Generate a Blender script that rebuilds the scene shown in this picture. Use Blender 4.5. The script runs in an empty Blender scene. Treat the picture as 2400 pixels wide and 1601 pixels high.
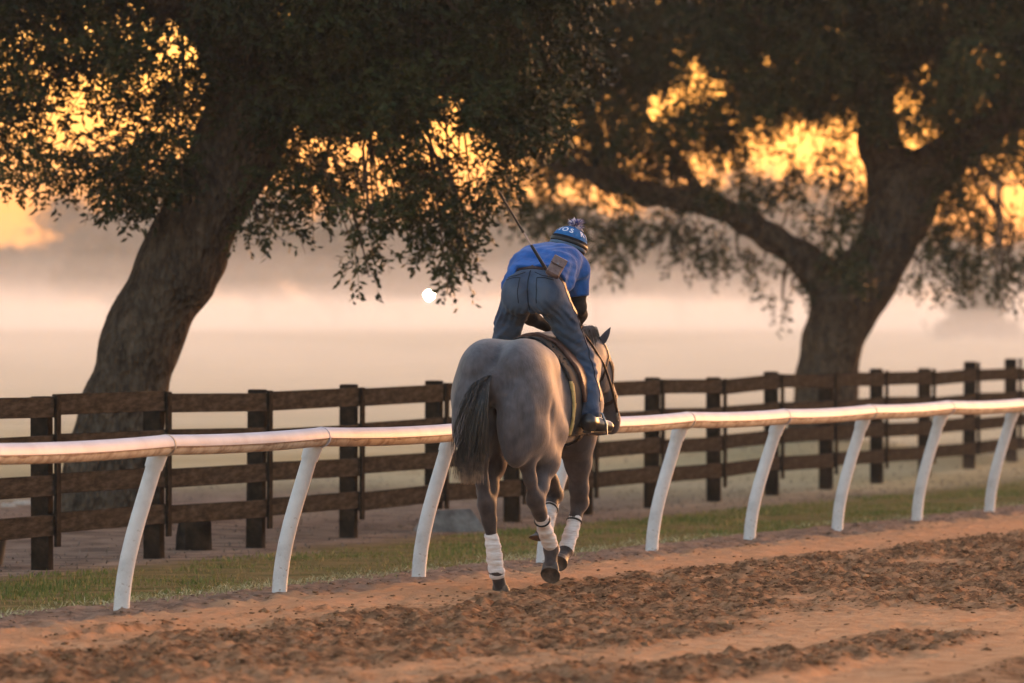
import bpy, math, random
import numpy as np
from mathutils import Vector, Matrix
from mathutils.bvhtree import BVHTree

# ------------------------------------------------------------------ camera, sky, sun, exposure
SC = bpy.context.scene
COL = SC.collection
R = math.radians
rng = np.random.default_rng(7)
random.seed(7)

cam_d = bpy.data.cameras.new('camera')
cam = bpy.data.objects.new('camera', cam_d)
COL.objects.link(cam)
cam.location = (0, 0, 1.66)
cam.rotation_euler = (R(90) - 28 / 17300, 0, 0)
cam_d.sensor_width = 36
cam_d.lens = 264.9
cam_d.clip_start = 0.5
cam_d.clip_end = 5000
cam_d.dof.use_dof = True
cam_d.dof.focus_distance = 47.0
cam_d.dof.aperture_fstop = 3.8
cam_d.dof.aperture_blades = 0
SC.camera = cam

SUN_EL, SUN_AZ = R(2.6), R(34)          # azimuth measured clockwise from +Y, the way the camera looks
world = bpy.data.worlds.new('World')
SC.world = world
world.use_nodes = True
wn = world.node_tree.nodes
wl = world.node_tree.links
bg = wn['Background']
sky = wn.new('ShaderNodeTexSky')
sky.sky_type = 'NISHITA'
sky.sun_disc = False
sky.sun_elevation = SUN_EL
sky.sun_rotation = SUN_AZ
sky.altitude = 0
sky.air_density = 1.0
sky.dust_density = 3.0
sky.ozone_density = 1.6
tint = wn.new('ShaderNodeMix'); tint.data_type = 'RGBA'; tint.blend_type = 'MULTIPLY'
tint.inputs[0].default_value = 1.0
tint.inputs[7].default_value = (1.12, 0.90, 0.82, 1)      # the pink cast of a misty sunrise, the same over the whole sky
wl.new(sky.outputs[0], tint.inputs[6])
wl.new(tint.outputs[2], bg.inputs[0])
bg.inputs[1].default_value = 0.15

sun_d = bpy.data.lights.new('sun', 'SUN')
sun_d.energy = 0.12
sun_d.angle = R(10)
sun_d.color = (1.0, 0.55, 0.40)
sun = bpy.data.objects.new('sun', sun_d)
COL.objects.link(sun)
sun.rotation_euler = (R(90) - SUN_EL, 0, math.pi - SUN_AZ)
sun.location = (0, 0, 60)

SC.view_settings.view_transform = 'Standard'
SC.view_settings.look = 'None'
SC.view_settings.exposure = 3.62
SC.view_settings.gamma = 1
SC.render.engine = 'CYCLES'
SC.cycles.max_bounces = 5
SC.cycles.volume_bounces = 1
SC.cycles.transparent_max_bounces = 8
SC.cycles.use_denoising = True

# ------------------------------------------------------------------ helpers
def mesh_np(name, V, F, mat=None, parent=None, smooth=True):
    V = np.asarray(V, dtype=np.float32).reshape(-1, 3)
    F = np.asarray(F, dtype=np.int32)
    n, k = F.shape
    me = bpy.data.meshes.new(name)
    me.vertices.add(len(V))
    me.vertices.foreach_set('co', V.ravel())
    me.loops.add(n * k)
    me.loops.foreach_set('vertex_index', F.ravel())
    me.polygons.add(n)
    me.polygons.foreach_set('loop_start', np.arange(0, n * k, k, dtype=np.int32))
    me.polygons.foreach_set('loop_total', np.full(n, k, dtype=np.int32))
    me.polygons.foreach_set('use_smooth', np.full(n, smooth, dtype=bool))
    me.update(calc_edges=True)
    me.validate()
    if mat:
        me.materials.append(mat)
    o = bpy.data.objects.new(name, me)
    COL.objects.link(o)
    if parent:
        o.parent = parent
    return o

def float_attr(o, name, vals):
    a = o.data.attributes.new(name, 'FLOAT', 'POINT')
    a.data.foreach_set('value', np.asarray(vals, dtype=np.float32))

def link_obj(name, me, parent=None):
    o = bpy.data.objects.new(name, me)
    COL.objects.link(o)
    if parent:
        o.parent = parent
    return o

def empty(name, loc=(0, 0, 0), rz=0):
    o = bpy.data.objects.new(name, None)
    COL.objects.link(o)
    o.location = loc
    o.rotation_euler = (0, 0, rz)
    return o

def tag(o, label=None, cat=None, group=None, kind=None):
    if label: o['label'] = label
    if cat: o['category'] = cat
    if group: o['group'] = group
    if kind: o['kind'] = kind
    return o

class MB:
    """collects boxes, tubes and lathes into one mesh"""
    def __init__(self):
        self.V, self.F = [], []
    def add(self, V, F):
        b = len(self.V)
        self.V.extend([tuple(v) for v in V])
        self.F.extend([tuple(i + b for i in f) for f in F])
    def box(self, c, s, M=None, bev=0.0):
        sx, sy, sz = s[0] / 2, s[1] / 2, s[2] / 2
        b = min(bev, sx * .9, sy * .9, sz * .9)
        ring = []
        for z, i in ((-sz, b), (-sz + b, 0), (sz - b, 0), (sz, b)) if b else ((-sz, 0), (sz, 0)):
            if b:
                x, y = sx - i, sy - i
                ring.append([(x - b, -y, z), (x, -y + b, z), (x, y - b, z), (x - b, y, z), (-x + b, y, z), (-x, y - b, z), (-x, -y + b, z), (-x + b, -y, z)])
            else:
                ring.append([(sx, -sy, z), (sx, sy, z), (-sx, sy, z), (-sx, -sy, z)])
        n = len(ring[0])
        V = [Vector(v) for r in ring for v in r]
        F = []
        for k in range(len(ring) - 1):
            for i in range(n):
                j = (i + 1) % n
                F.append((k * n + i, k * n + j, (k + 1) * n + j, (k + 1) * n + i))
        F.append(tuple(range(n - 1, -1, -1)))
        F.append(tuple(range((len(ring) - 1) * n, len(ring) * n)))
        c = Vector(c)
        V = [(M @ v if M else v) + c for v in V]
        self.add(V, F)
    def tube(self, pts, rad, n=10, cap=True, flat=None, up=None):
        pts = [Vector(p) for p in pts]
        rad = [rad] * len(pts) if not hasattr(rad, '__len__') else rad
        V, F = [], []
        u = None
        for i, p in enumerate(pts):
            t = (pts[min(i + 1, len(pts) - 1)] - pts[max(i - 1, 0)]).normalized()
            if u is None:
                a = Vector(up) if up else (Vector((0, 0, 1)) if abs(t.z) < .9 else Vector((1, 0, 0)))
                u = (a - t * a.dot(t)).normalized()
            else:
                u = (u - t * u.dot(t)).normalized()
            v = t.cross(u)
            f = 1 if flat is None else flat
            for k in range(n):
                a = 2 * math.pi * k / n
                V.append(p + u * math.cos(a) * rad[i] * f + v * math.sin(a) * rad[i])
        for i in range(len(pts) - 1):
            for k in range(n):
                j = (k + 1) % n
                F.append((i * n + k, i * n + j, (i + 1) * n + j, (i + 1) * n + k))
        if cap:
            F.append(tuple(range(n - 1, -1, -1)))
            F.append(tuple(range((len(pts) - 1) * n, len(pts) * n)))
        self.add(V, F)
    def build(self, name, mat=None, parent=None, smooth=True):
        me = bpy.data.meshes.new(name)
        me.from_pydata([tuple(v) for v in self.V], [], self.F)
        me.polygons.foreach_set('use_smooth', [smooth] * len(me.polygons))
        if smooth:
            me.set_sharp_from_angle(angle=R(40))
        if mat:
            me.materials.append(mat)
        me.update()
        return link_obj(name, me, parent)

def hash3(i, j, k, s):
    n = (i * 374761393 + j * 668265263 + k * 2147483647 + s * 144269504) & 0x7fffffff
    n = ((n ^ (n >> 13)) * 1274126177) & 0x7fffffff
    return ((n ^ (n >> 16)) & 0xffff) / 65535.0

def vnoise(x, y, z=None, seed=0):
    x = np.asarray(x, dtype=np.float64); y = np.asarray(y, dtype=np.float64)
    z = np.zeros_like(x) if z is None else np.asarray(z, dtype=np.float64)
    xi, yi, zi = np.floor(x).astype(np.int64), np.floor(y).astype(np.int64), np.floor(z).astype(np.int64)
    fx, fy, fz = x - xi, y - yi, z - zi
    fx, fy, fz = fx * fx * (3 - 2 * fx), fy * fy * (3 - 2 * fy), fz * fz * (3 - 2 * fz)
    r = 0
    for a in (0, 1):
        wx = fx if a else 1 - fx
        for b in (0, 1):
            wy = fy if b else 1 - fy
            for c in (0, 1):
                wz = fz if c else 1 - fz
                r = r + wx * wy * wz * hash3(xi + a, yi + b, zi + c, seed)
    return r * 2 - 1

def sstep(a, b, x):
    t = np.clip((x - a) / (b - a), 0, 1)
    return t * t * (3 - 2 * t)

# --- materials
def new_mat(name):
    m = bpy.data.materials.new(name)
    m.use_nodes = True
    nt = m.node_tree
    return m, nt, nt.nodes['Principled BSDF']

def mat(name, stops, scale=6.0, rough=0.8, bump=0.0, bscale=40.0, detail=6, stretch=(1, 1, 1), spec=0.3, coat=0.0, metal=0.0, sheen=0.0, lo=0.35, hi=0.65):
    """noise-driven mix of the colours in stops, with fine bump"""
    m, nt, p = new_mat(name)
    N, L = nt.nodes, nt.links
    tc = N.new('ShaderNodeTexCoord')
    mp = N.new('ShaderNodeMapping')
    mp.inputs['Scale'].default_value = stretch
    L.new(tc.outputs['Object'], mp.inputs[0])
    nz = N.new('ShaderNodeTexNoise')
    nz.inputs['Scale'].default_value = scale
    nz.inputs['Detail'].default_value = detail
    nz.inputs['Roughness'].default_value = 0.62
    L.new(mp.outputs[0], nz.inputs['Vector'])
    cr = N.new('ShaderNodeValToRGB')
    e = cr.color_ramp.elements
    n = len(stops)
    while len(e) < n:
        e.new(0.5)
    for i, c in enumerate(stops):
        e[i].position = lo + (hi - lo) * i / max(n - 1, 1)
        e[i].color = (*c, 1)
    L.new(nz.outputs[0], cr.inputs[0])
    L.new(cr.outputs[0], p.inputs['Base Color'])
    p.inputs['Roughness'].default_value = rough
    p.inputs['Specular IOR Level'].default_value = spec
    p.inputs['Coat Weight'].default_value = coat
    p.inputs['Coat Roughness'].default_value = 0.12
    p.inputs['Metallic'].default_value = metal
    p.inputs['Sheen Weight'].default_value = sheen
    if bump:
        n2 = N.new('ShaderNodeTexNoise')
        n2.inputs['Scale'].default_value = bscale
        n2.inputs['Detail'].default_value = 5
        L.new(mp.outputs[0], n2.inputs['Vector'])
        bp = N.new('ShaderNodeBump')
        bp.inputs['Strength'].default_value = bump
        bp.inputs['Distance'].default_value = 0.02
        L.new(n2.outputs[0], bp.inputs['Height'])
        L.new(bp.outputs[0], p.inputs['Normal'])
    return m

def srgb(r, g, b):
    f = lambda c: (c / 255 / 12.92) if c <= 10 else (((c / 255) + .055) / 1.055) ** 2.4
    return (f(r), f(g), f(b))

# --- signed distance modelling
class SDF:
    def __init__(self, lo, hi, h):
        self.lo, self.h = np.array(lo, dtype=np.float32), h
        n = np.ceil((np.array(hi) - np.array(lo)) / h).astype(int) + 1
        self.n = n
        self.V = np.full(n, 0.6, dtype=np.float32)
        self.ax = [self.lo[i] + h * np.arange(n[i], dtype=np.float32) for i in range(3)]
    def sub(self, lo, hi):
        a = np.clip(np.floor((np.array(lo) - self.lo) / self.h).astype(int), 0, self.n)
        b = np.clip(np.ceil((np.array(hi) - self.lo) / self.h).astype(int) + 1, 0, self.n)
        sl = tuple(slice(a[i], b[i]) for i in range(3))
        X = self.ax[0][sl[0]][:, None, None]
        Y = self.ax[1][sl[1]][None, :, None]
        Z = self.ax[2][sl[2]][None, None, :]
        return sl, X, Y, Z
    def mix(self, sl, d, k, op):
        a = self.V[sl]
        if op == 'sub':
            b = -d
            hh = np.maximum(k - np.abs(a - b), 0) / max(k, 1e-6)
            self.V[sl] = np.maximum(a, b) + hh * hh * k * .25
        else:
            hh = np.maximum(k - np.abs(a - d), 0) / max(k, 1e-6)
            self.V[sl] = np.minimum(a, d) - hh * hh * k * .25
    def cone(self, p0, r0, p1, r1, k=.04, op='add', m=.1):
        p0, p1 = np.array(p0, dtype=np.float32), np.array(p1, dtype=np.float32)
        rr = max(r0, r1) + k + m
        sl, X, Y, Z = self.sub(np.minimum(p0, p1) - rr, np.maximum(p0, p1) + rr)
        ba = p1 - p0
        t = np.clip(((X - p0[0]) * ba[0] + (Y - p0[1]) * ba[1] + (Z - p0[2]) * ba[2]) / float(ba @ ba), 0, 1)
        d = np.sqrt((X - p0[0] - t * ba[0]) ** 2 + (Y - p0[1] - t * ba[1]) ** 2 + (Z - p0[2] - t * ba[2]) ** 2) - (r0 + (r1 - r0) * t)
        self.mix(sl, d, k, op)
    def chain(self, pts, k=.04, op='add'):
        for (p, r), (q, s) in zip(pts[:-1], pts[1:]):
            self.cone(p, r, q, s, k, op)
    def ell(self, c, r, k=.04, rot=None, op='add', m=.1):
        c, r = np.array(c, dtype=np.float32), np.array(r, dtype=np.float32)
        rr = (r if rot is None else np.full(3, r.max())) + k + m
        sl, X, Y, Z = self.sub(c - rr, c + rr)
        X, Y, Z = X - c[0], Y - c[1], Z - c[2]
        if rot is not None:
            M = np.array(Matrix.Rotation(rot[0], 3, 'X') @ Matrix.Rotation(rot[1], 3, 'Y') @ Matrix.Rotation(rot[2], 3, 'Z')).T
            X, Y, Z = (M[i, 0] * X + M[i, 1] * Y + M[i, 2] * Z for i in range(3))
        k0 = np.sqrt((X / r[0]) ** 2 + (Y / r[1]) ** 2 + (Z / r[2]) ** 2)
        k1 = np.sqrt((X / r[0] ** 2) ** 2 + (Y / r[1] ** 2) ** 2 + (Z / r[2] ** 2) ** 2)
        d = k0 * (k0 - 1) / np.maximum(k1, 1e-6)
        self.mix(sl, d, k, op)
    def grids(self):
        return self.ax[0][:, None, None], self.ax[1][None, :, None], self.ax[2][None, None, :]
    def mesh(self, V=None):
        V = self.V if V is None else V
        S = V < 0
        C = [(0,0,0),(1,0,0),(0,1,0),(1,1,0),(0,0,1),(1,0,1),(0,1,1),(1,1,1)]
        n = V.shape
        cs = [S[a:n[0]-1+a, b:n[1]-1+b, c:n[2]-1+c] for a, b, c in C]
        anyi = np.zeros_like(cs[0]); alli = np.ones_like(cs[0])
        for q in cs:
            anyi |= q; alli &= q
        act = anyi & ~alli
        I = np.argwhere(act)
        idx = np.full(act.shape, -1, dtype=np.int32)
        idx[act] = np.arange(len(I))
        val = np.stack([V[I[:, 0] + a, I[:, 1] + b, I[:, 2] + c] for a, b, c in C], 1)
        acc = np.zeros((len(I), 3)); cnt = np.zeros(len(I))
        CA = np.array(C, dtype=float)
        for a in range(8):
            for b in range(a + 1, 8):
                if np.abs(CA[a] - CA[b]).sum() == 1:
                    va, vb = val[:, a], val[:, b]
                    mk = (va < 0) != (vb < 0)
                    t = np.where(mk, va / np.where(mk, va - vb, 1), 0)
                    acc += np.where(mk[:, None], CA[a] + t[:, None] * (CA[b] - CA[a]), 0)
                    cnt += mk
        P = self.lo + self.h * (I + acc / cnt[:, None])
        Q = []
        for ax in range(3):
            u, w = (ax + 1) % 3, (ax + 2) % 3
            sa = [slice(None)] * 3; sb = [slice(None)] * 3
            sa[ax] = slice(0, n[ax] - 1); sb[ax] = slice(1, n[ax])
            A, B = S[tuple(sa)], S[tuple(sb)]
            E = np.argwhere(A != B)
            ok = (E[:, u] > 0) & (E[:, w] > 0) & (E[:, u] < n[u] - 1) & (E[:, w] < n[w] - 1)
            E = E[ok]
            inside = A[E[:, 0], E[:, 1], E[:, 2]]
            def cell(du, dw):
                e = E.copy(); e[:, u] -= du; e[:, w] -= dw
                return idx[e[:, 0], e[:, 1], e[:, 2]]
            q = np.stack([cell(1, 1), cell(0, 1), cell(0, 0), cell(1, 0)], 1)
            q[~inside] = q[~inside][:, ::-1]
            Q.append(q)
        return P, np.concatenate(Q)

# ------------------------------------------------------------------ layout: track direction and side
P0 = Vector((-2.277, 43.9, 0))                       # foot of the first rail post in view
TD = Vector((.2725, .9622, 0)).normalized()          # along the track
TN = Vector((TD.y, -TD.x, 0))                        # to the right, over the dirt
def tr(s, u, z=0.0):
    return P0 + TD * s + TN * u + Vector((0, 0, z))
FP0 = Vector((-3.28, 52.6, 0))
FD = Vector((.656, 2.61, 0)); FSP = FD.length; FD.normalize()
FN = Vector((FD.y, -FD.x, 0))

def terrain(x, y):
    z = 1.60 * sstep(105, 255, y) + .55 * sstep(250, 540, y)
    z = z + .10 * vnoise(x * .05, y * .03, seed=3) * sstep(60, 100, y)
    # low mounds of soil round the feet of the two oaks
    z = z + .30 * np.exp(-(((x - 3.75) / 1.9) ** 2 + ((y - 91) / 4.0) ** 2))
    z = z + .10 * np.exp(-(((x + 3.4) / 1.5) ** 2 + ((y - 63) / 3.0) ** 2))
    return z - .02

# ------------------------------------------------------------------ ground
def ground_material():
    m, nt, p = new_mat('ground_soil_and_pasture')
    N, L = nt.nodes, nt.links
    tc = N.new('ShaderNodeTexCoord')
    def noise(sc, det=6, st=(1, 1, 1)):
        mp = N.new('ShaderNodeMapping'); mp.inputs['Scale'].default_value = st
        L.new(tc.outputs['Object'], mp.inputs[0])
        n = N.new('ShaderNodeTexNoise'); n.inputs['Scale'].default_value = sc; n.inputs['Detail'].default_value = det
        L.new(mp.outputs[0], n.inputs['Vector'])
        return n.outputs[0]
    def ramp(f, a, b, lo=.35, hi=.65):
        r = N.new('ShaderNodeValToRGB')
        r.color_ramp.elements[0].position = lo; r.color_ramp.elements[1].position = hi
        r.color_ramp.elements[0].color = (*a, 1); r.color_ramp.elements[1].color = (*b, 1)
        L.new(f, r.inputs[0]); return r.outputs[0]
    def mix(f, a, b):
        x = N.new('ShaderNodeMix'); x.data_type = 'RGBA'
        L.new(f, x.inputs[0]); L.new(a, x.inputs[6]); L.new(b, x.inputs[7]); return x.outputs[2]
    soil = ramp(noise(3.0, 8), (.10, .066, .048), (.23, .155, .11))
    verge = ramp(noise(2.2, 6), (.085, .072, .024), (.18, .115, .05))
    past = ramp(noise(.25, 5), (.28, .215, .11), (.38, .295, .17))
    a1 = N.new('ShaderNodeAttribute'); a1.attribute_name = 'pasture'
    a2 = N.new('ShaderNodeAttribute'); a2.attribute_name = 'verge'
    c = mix(a1.outputs['Fac'], soil, past)
    c = mix(a2.outputs['Fac'], c, verge)
    L.new(c, p.inputs['Base Color'])
    p.inputs['Roughness'].default_value = .95
    p.inputs['Specular IOR Level'].default_value = 0
    b = N.new('ShaderNodeBump'); b.inputs['Strength'].default_value = .7; b.inputs['Distance'].default_value = .05
    L.new(noise(9, 8), b.inputs['Height']); L.new(b.outputs[0], p.inputs['Normal'])
    return m

def grid(xs, ys, zf):
    X, Y = np.meshgrid(xs, ys)
    Z = zf(X, Y)
    nx, ny = len(xs), len(ys)
    i = np.arange(nx * ny).reshape(ny, nx)
    F = np.stack([i[:-1, :-1], i[:-1, 1:], i[1:, 1:], i[1:, :-1]], -1).reshape(-1, 4)
    return np.stack([X, Y, Z], -1).reshape(-1, 3), F

def spaced(a, b, n, p):
    t = np.linspace(-1, 1, n)
    return (a + b) / 2 + (b - a) / 2 * np.sign(t) * np.abs(t) ** p
gx = spaced(-340, 340, 181, 2.6)
gy = np.concatenate([np.linspace(-25, 34, 8), np.arange(36, 110, .6), np.geomspace(110, 760, 90)])
GV, GF = grid(gx, gy, terrain)
gd = mesh_np('ground', GV, GF, ground_material())
tag(gd, kind='structure')
rel = GV[:, :2] - np.array(P0[:2])
su = rel @ np.array(TN[:2])
float_attr(gd, 'verge', (1 - sstep(-.55, -.35, su)) * sstep(-3.25, -2.7, su + .25 * vnoise(GV[:, 0] * 2, GV[:, 1] * 2)))
float_attr(gd, 'pasture', sstep(66, 86, GV[:, 1] + 8 * vnoise(GV[:, 0] * .5, GV[:, 1] * .12, seed=5)))

# ------------------------------------------------------------------ dirt track
def track_material():
    m, nt, p = new_mat('track_dirt')
    N, L = nt.nodes, nt.links
    tc = N.new('ShaderNodeTexCoord')
    def noise(sc, det=8):
        n = N.new('ShaderNodeTexNoise'); n.inputs['Scale'].default_value = sc; n.inputs['Detail'].default_value = det
        n.inputs['Roughness'].default_value = .65
        L.new(tc.outputs['Object'], n.inputs['Vector']); return n.outputs[0]
    def ramp(f, cols, lo=.35, hi=.65):
        r = N.new('ShaderNodeValToRGB'); e = r.color_ramp.elements
        while len(e) < len(cols): e.new(.5)
        for i, c in enumerate(cols):
            e[i].position = lo + (hi - lo) * i / (len(cols) - 1); e[i].color = (*c, 1)
        L.new(f, r.inputs[0]); return r.outputs[0]
    def mix(f, a, b):
        x = N.new('ShaderNodeMix'); x.data_type = 'RGBA'
        L.new(f, x.inputs[0]); L.new(a, x.inputs[6]); L.new(b, x.inputs[7]); return x.outputs[2]
    packed = ramp(noise(5), [(.38, .190, .094), (.54, .292, .152)])
    loose = ramp(noise(14), [(.055, .026, .013), (.145, .072, .036), (.28, .148, .077)])
    edge = ramp(noise(6), [(.13, .078, .052), (.30, .185, .125)])
    red = ramp(noise(4), [(.38, .185, .09), (.48, .245, .13)])
    def at(n):
        a = N.new('ShaderNodeAttribute'); a.attribute_name = n; return a.outputs['Fac']
    c = mix(at('loose'), packed, loose)
    c = mix(at('red'), c, red)
    c = mix(at('edge'), c, edge)
    L.new(c, p.inputs['Base Color'])
    p.inputs['Roughness'].default_value = .93
    p.inputs['Specular IOR Level'].default_value = 0
    b = N.new('ShaderNodeBump'); b.inputs['Strength'].default_value = .9; b.inputs['Distance'].default_value = .02
    L.new(noise(45, 6), b.inputs['Height']); L.new(b.outputs[0], p.inputs['Normal'])
    return m

def looseness(s, u):
    band = sstep(.90, 1.22, u - .030 * np.clip(s, 0, 20) + .12 * vnoise(s * .8, u, seed=11))
    core = 1 - sstep(3.0, 4.8, u + .5 * vnoise(s * .22, u * .8, seed=12))
    pn = vnoise(s * .30, u * 1.5, seed=13) + .6 * vnoise(s * .8, u * 3.2, seed=14)
    patch = sstep(-.12, .36, pn)
    core = core * (1 - .75 * sstep(.5, .8, pn * -1))
    return band * np.maximum(core, patch * (1 - .35 * sstep(4.5, 7, u)))

def track_height(s, u):
    lo = looseness(s, u)
    n1 = vnoise(s * 3.0, u * 6.5, seed=20)
    n2 = vnoise(s * 8, u * 15, seed=21)
    n3 = vnoise(s * 18, u * 30, seed=22)
    wu = u + .05 * n1
    n4 = 1 - 2 * np.abs(vnoise(s * 9, wu * 26, seed=27))
    n5 = vnoise(s * 14, wu * 46, seed=28)
    z = lo * (.010 + .024 * n1 + .018 * n2 + .012 * n3 + .012 * n4 + .010 * n5)
    z = z + (1 - lo) * (.007 * n2 + .006 * n3 + .010 * vnoise(s * .6, u * 3, seed=23) - .020 * sstep(.55, .8, vnoise(s * 1.1, u * 4.5, seed=25)) * (u > 1.2))
    # harrowed lip along the rail
    z = z + .030 * np.exp(-((u - .92) / .22) ** 2) * (1 + .3 * vnoise(s * .9, u, seed=24))
    z = z + .018 * np.exp(-((u - .30) / .25) ** 2) * (n1 + .4 * n2 + .5) + (u < .6) * .006 * n2
    z = z + .02 * sstep(-.65, -.3, u)
    return z

def track_z(x, y):
    rx, ry = x - P0.x, y - P0.y
    return float(track_height(np.array([rx * TD.x + ry * TD.y]), np.array([rx * TN.x + ry * TN.y]))[0])

ss = np.concatenate([np.arange(-12, -8.5, .5), np.arange(-8.5, 24, .062), np.geomspace(24.1, 75, 170)])
uu = np.concatenate([np.arange(-.62, 5.9, .0125), np.geomspace(5.95, 14, 50)])
S_, U_ = np.meshgrid(ss, uu)
Zt = track_height(S_, U_)
tv = np.stack([P0.x + TD.x * S_ + TN.x * U_, P0.y + TD.y * S_ + TN.y * U_, Zt], -1).reshape(-1, 3)
ii = np.arange(S_.size).reshape(S_.shape)
tf = np.stack([ii[:-1, :-1], ii[:-1, 1:], ii[1:, 1:], ii[1:, :-1]], -1).reshape(-1, 4)[:, ::-1]
MT_TRACK = track_material()
trk = mesh_np('dirt_track', tv, tf, MT_TRACK)
tag(trk, kind='structure')
lo_ = looseness(S_, U_)
fine = vnoise(S_ * 9, U_ * 18, seed=31)
float_attr(trk, 'loose', np.clip(lo_ * (.85 + .55 * fine) + .12 * (fine > .5), 0, 1).ravel())
float_attr(trk, 'red', (sstep(.45, .6, U_) * (1 - sstep(.95, 1.25, U_ - .030 * np.clip(S_, 0, 20) + .15 * fine))).ravel() * .9)
float_attr(trk, 'edge', (1 - sstep(.2, .55, U_ + .12 * vnoise(S_ * 2, U_ * 3, seed=33))).ravel())

# clods thrown up by hooves: one mesh, nobody could count them
def clods(n):
    base = []
    ico = [(-1, 0, .6), (1, 0, .6), (0, -1, .6), (0, 1, .6), (-.7, -.7, .2), (.7, -.7, .2), (.7, .7, .2), (-.7, .7, .2), (0, 0, 1.05)]
    faces = [(0, 4, 2), (2, 5, 1), (1, 6, 3), (3, 7, 0), (0, 2, 8), (2, 1, 8), (1, 3, 8), (3, 0, 8),
             (9, 10, 4), (4, 10, 2), (10, 5, 2), (5, 10, 11), (5, 11, 1), (11, 6, 1), (6, 11, 12), (6, 12, 3), (12, 7, 3), (7, 12, 9), (7, 9, 0), (9, 4, 0)]
    ico += [(-1.1, 0, -.4), (0, -1.1, -.4), (1.1, 0, -.4), (0, 1.1, -.4)]
    B = np.array(ico); Fb = np.array(faces)
    s = rng.uniform(-9, 30, n * 6); u = rng.uniform(-.3, 7.5, n * 6)
    keep = rng.random(n * 6) < np.clip(np.maximum(looseness(s, u), .35 * (u < .45) + .04), 0, 1) * np.where(u > 4.5, .8, 1)
    s, u = s[keep][:n], u[keep][:n]
    n = len(s)
    sz = .004 + .009 * rng.random(n) ** 3 + .022 * (rng.random(n) < .010) * rng.random(n)
    zz = track_height(s, u)
    a = rng.uniform(0, 6.28, n)
    V = B[None] * (1 + .32 * rng.standard_normal((n, len(B), 3)))
    V = V * sz[:, None, None] * np.stack([rng.uniform(.8, 1.8, n), rng.uniform(.7, 1.2, n), rng.uniform(.35, .8, n)], -1)[:, None]
    c, q = np.cos(a)[:, None], np.sin(a)[:, None]
    x, y = V[..., 0] * c - V[..., 1] * q, V[..., 0] * q + V[..., 1] * c
    V[..., 0] = x + (P0.x + TD.x * s + TN.x * u)[:, None]
    V[..., 1] = y + (P0.y + TD.y * s + TN.y * u)[:, None]
    V[..., 2] += zz[:, None] + sz[:, None] * .15
    F = Fb[None] + (np.arange(n) * len(B))[:, None, None]
    o = mesh_np('dirt_clods', V.reshape(-1, 3), F.reshape(-1, 3), MT_TRACK, None, True)
    float_attr(o, 'loose', np.repeat(np.clip(.8 + .3 * rng.standard_normal(n), .3, 1), len(B)))
    float_attr(o, 'red', np.zeros(n * len(B)))
    float_attr(o, 'edge', np.repeat((u < .35).astype(float), len(B)))
    tag(o, 'dark loose dirt clods scattered over the churned track', 'dirt clods', kind='stuff')
clods(36000)

# ------------------------------------------------------------------ grass verge between rail and fence
def grass_material(name, stops):
    m, nt, p = new_mat(name)
    N, L = nt.nodes, nt.links
    a = N.new('ShaderNodeAttribute'); a.attribute_name = 'tone'
    r = N.new('ShaderNodeValToRGB'); e = r.color_ramp.elements
    while len(e) < len(stops): e.new(.5)
    for i, c in enumerate(stops):
        e[i].position = i / (len(stops) - 1); e[i].color = (*c, 1)
    L.new(a.outputs['Fac'], r.inputs[0]); L.new(r.outputs[0], p.inputs['Base Color'])
    p.inputs['Roughness'].default_value = .7
    p.inputs['Specular IOR Level'].default_value = .25
    return m

def blades(name, s, u, h, w, lean, tone, material, zbase=None):
    n = len(s)
    x = P0.x + TD.x * s + TN.x * u; y = P0.y + TD.y * s + TN.y * u
    z = (terrain(x, y) if zbase is None else np.full(n, zbase)) - .004
    a = rng.uniform(0, 6.28, n); b = rng.uniform(0, 6.28, n)
    wx, wy = np.cos(a) * w, np.sin(a) * w
    lx, ly = np.cos(b) * lean, np.sin(b) * lean
    hz = np.sqrt(np.maximum(h * h - lean * lean, (.25 * h) ** 2))
    V = np.stack([np.stack([x - wx, y - wy, z], -1), np.stack([x + wx, y + wy, z], -1),
                  np.stack([x + wx * .7 + lx * .4, y + wy * .7 + ly * .4, z + hz * .6], -1),
                  np.stack([x + lx, y + ly, z + hz], -1),
                  np.stack([x - wx * .7 + lx * .4, y - wy * .7 + ly * .4, z + hz * .6], -1)], 1)
    F = np.array([0, 1, 2, 3, 4])[None] + (np.arange(n) * 5)[:, None]
    o = mesh_np(name, V.reshape(-1, 3), F, material, None, False)
    float_attr(o, 'tone', np.repeat(np.clip(tone, 0, 1), 5))
    return o

n = 95000
s = -9 + 62 * rng.random(n) ** 1.25; u = rng.uniform(-3.0, -.42, n)
pn = vnoise(s * .7, u * 2.2, seed=41) + .5 * vnoise(s * 2.5, u * 5, seed=42)
k = rng.random(n) < np.clip(.62 + .55 * pn, .15, 1) * sstep(-3.05, -2.6, u + .2 * pn)
s, u, pn = s[k], u[k], pn[k]; n = len(s)
tone = .40 + .42 * pn + .18 * rng.standard_normal(n)
g = blades('verge_grass', s, u, rng.uniform(.014, .042, n) * (1 + .3 * pn), rng.uniform(.003, .007, n), rng.uniform(.0, .04, n), tone,
           grass_material('verge_grass_blades', [(.24, .14, .055), (.22, .165, .045), (.15, .15, .03), (.08, .105, .018)]))
tag(g, 'short green and brown grass between white rail and wooden fence', 'grass', kind='stuff')
n = 14000
s = -9 + 50 * rng.random(n) ** 1.2; u = -.50 + .13 * rng.standard_normal(n) + .10 * vnoise(s * .6, s * 0, seed=43)
k = rng.random(n) < np.clip(.75 + .8 * vnoise(s * .45, u, seed=44) - .028 * s, 0, 1)
s, u = s[k], u[k]; n = len(s)
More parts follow.
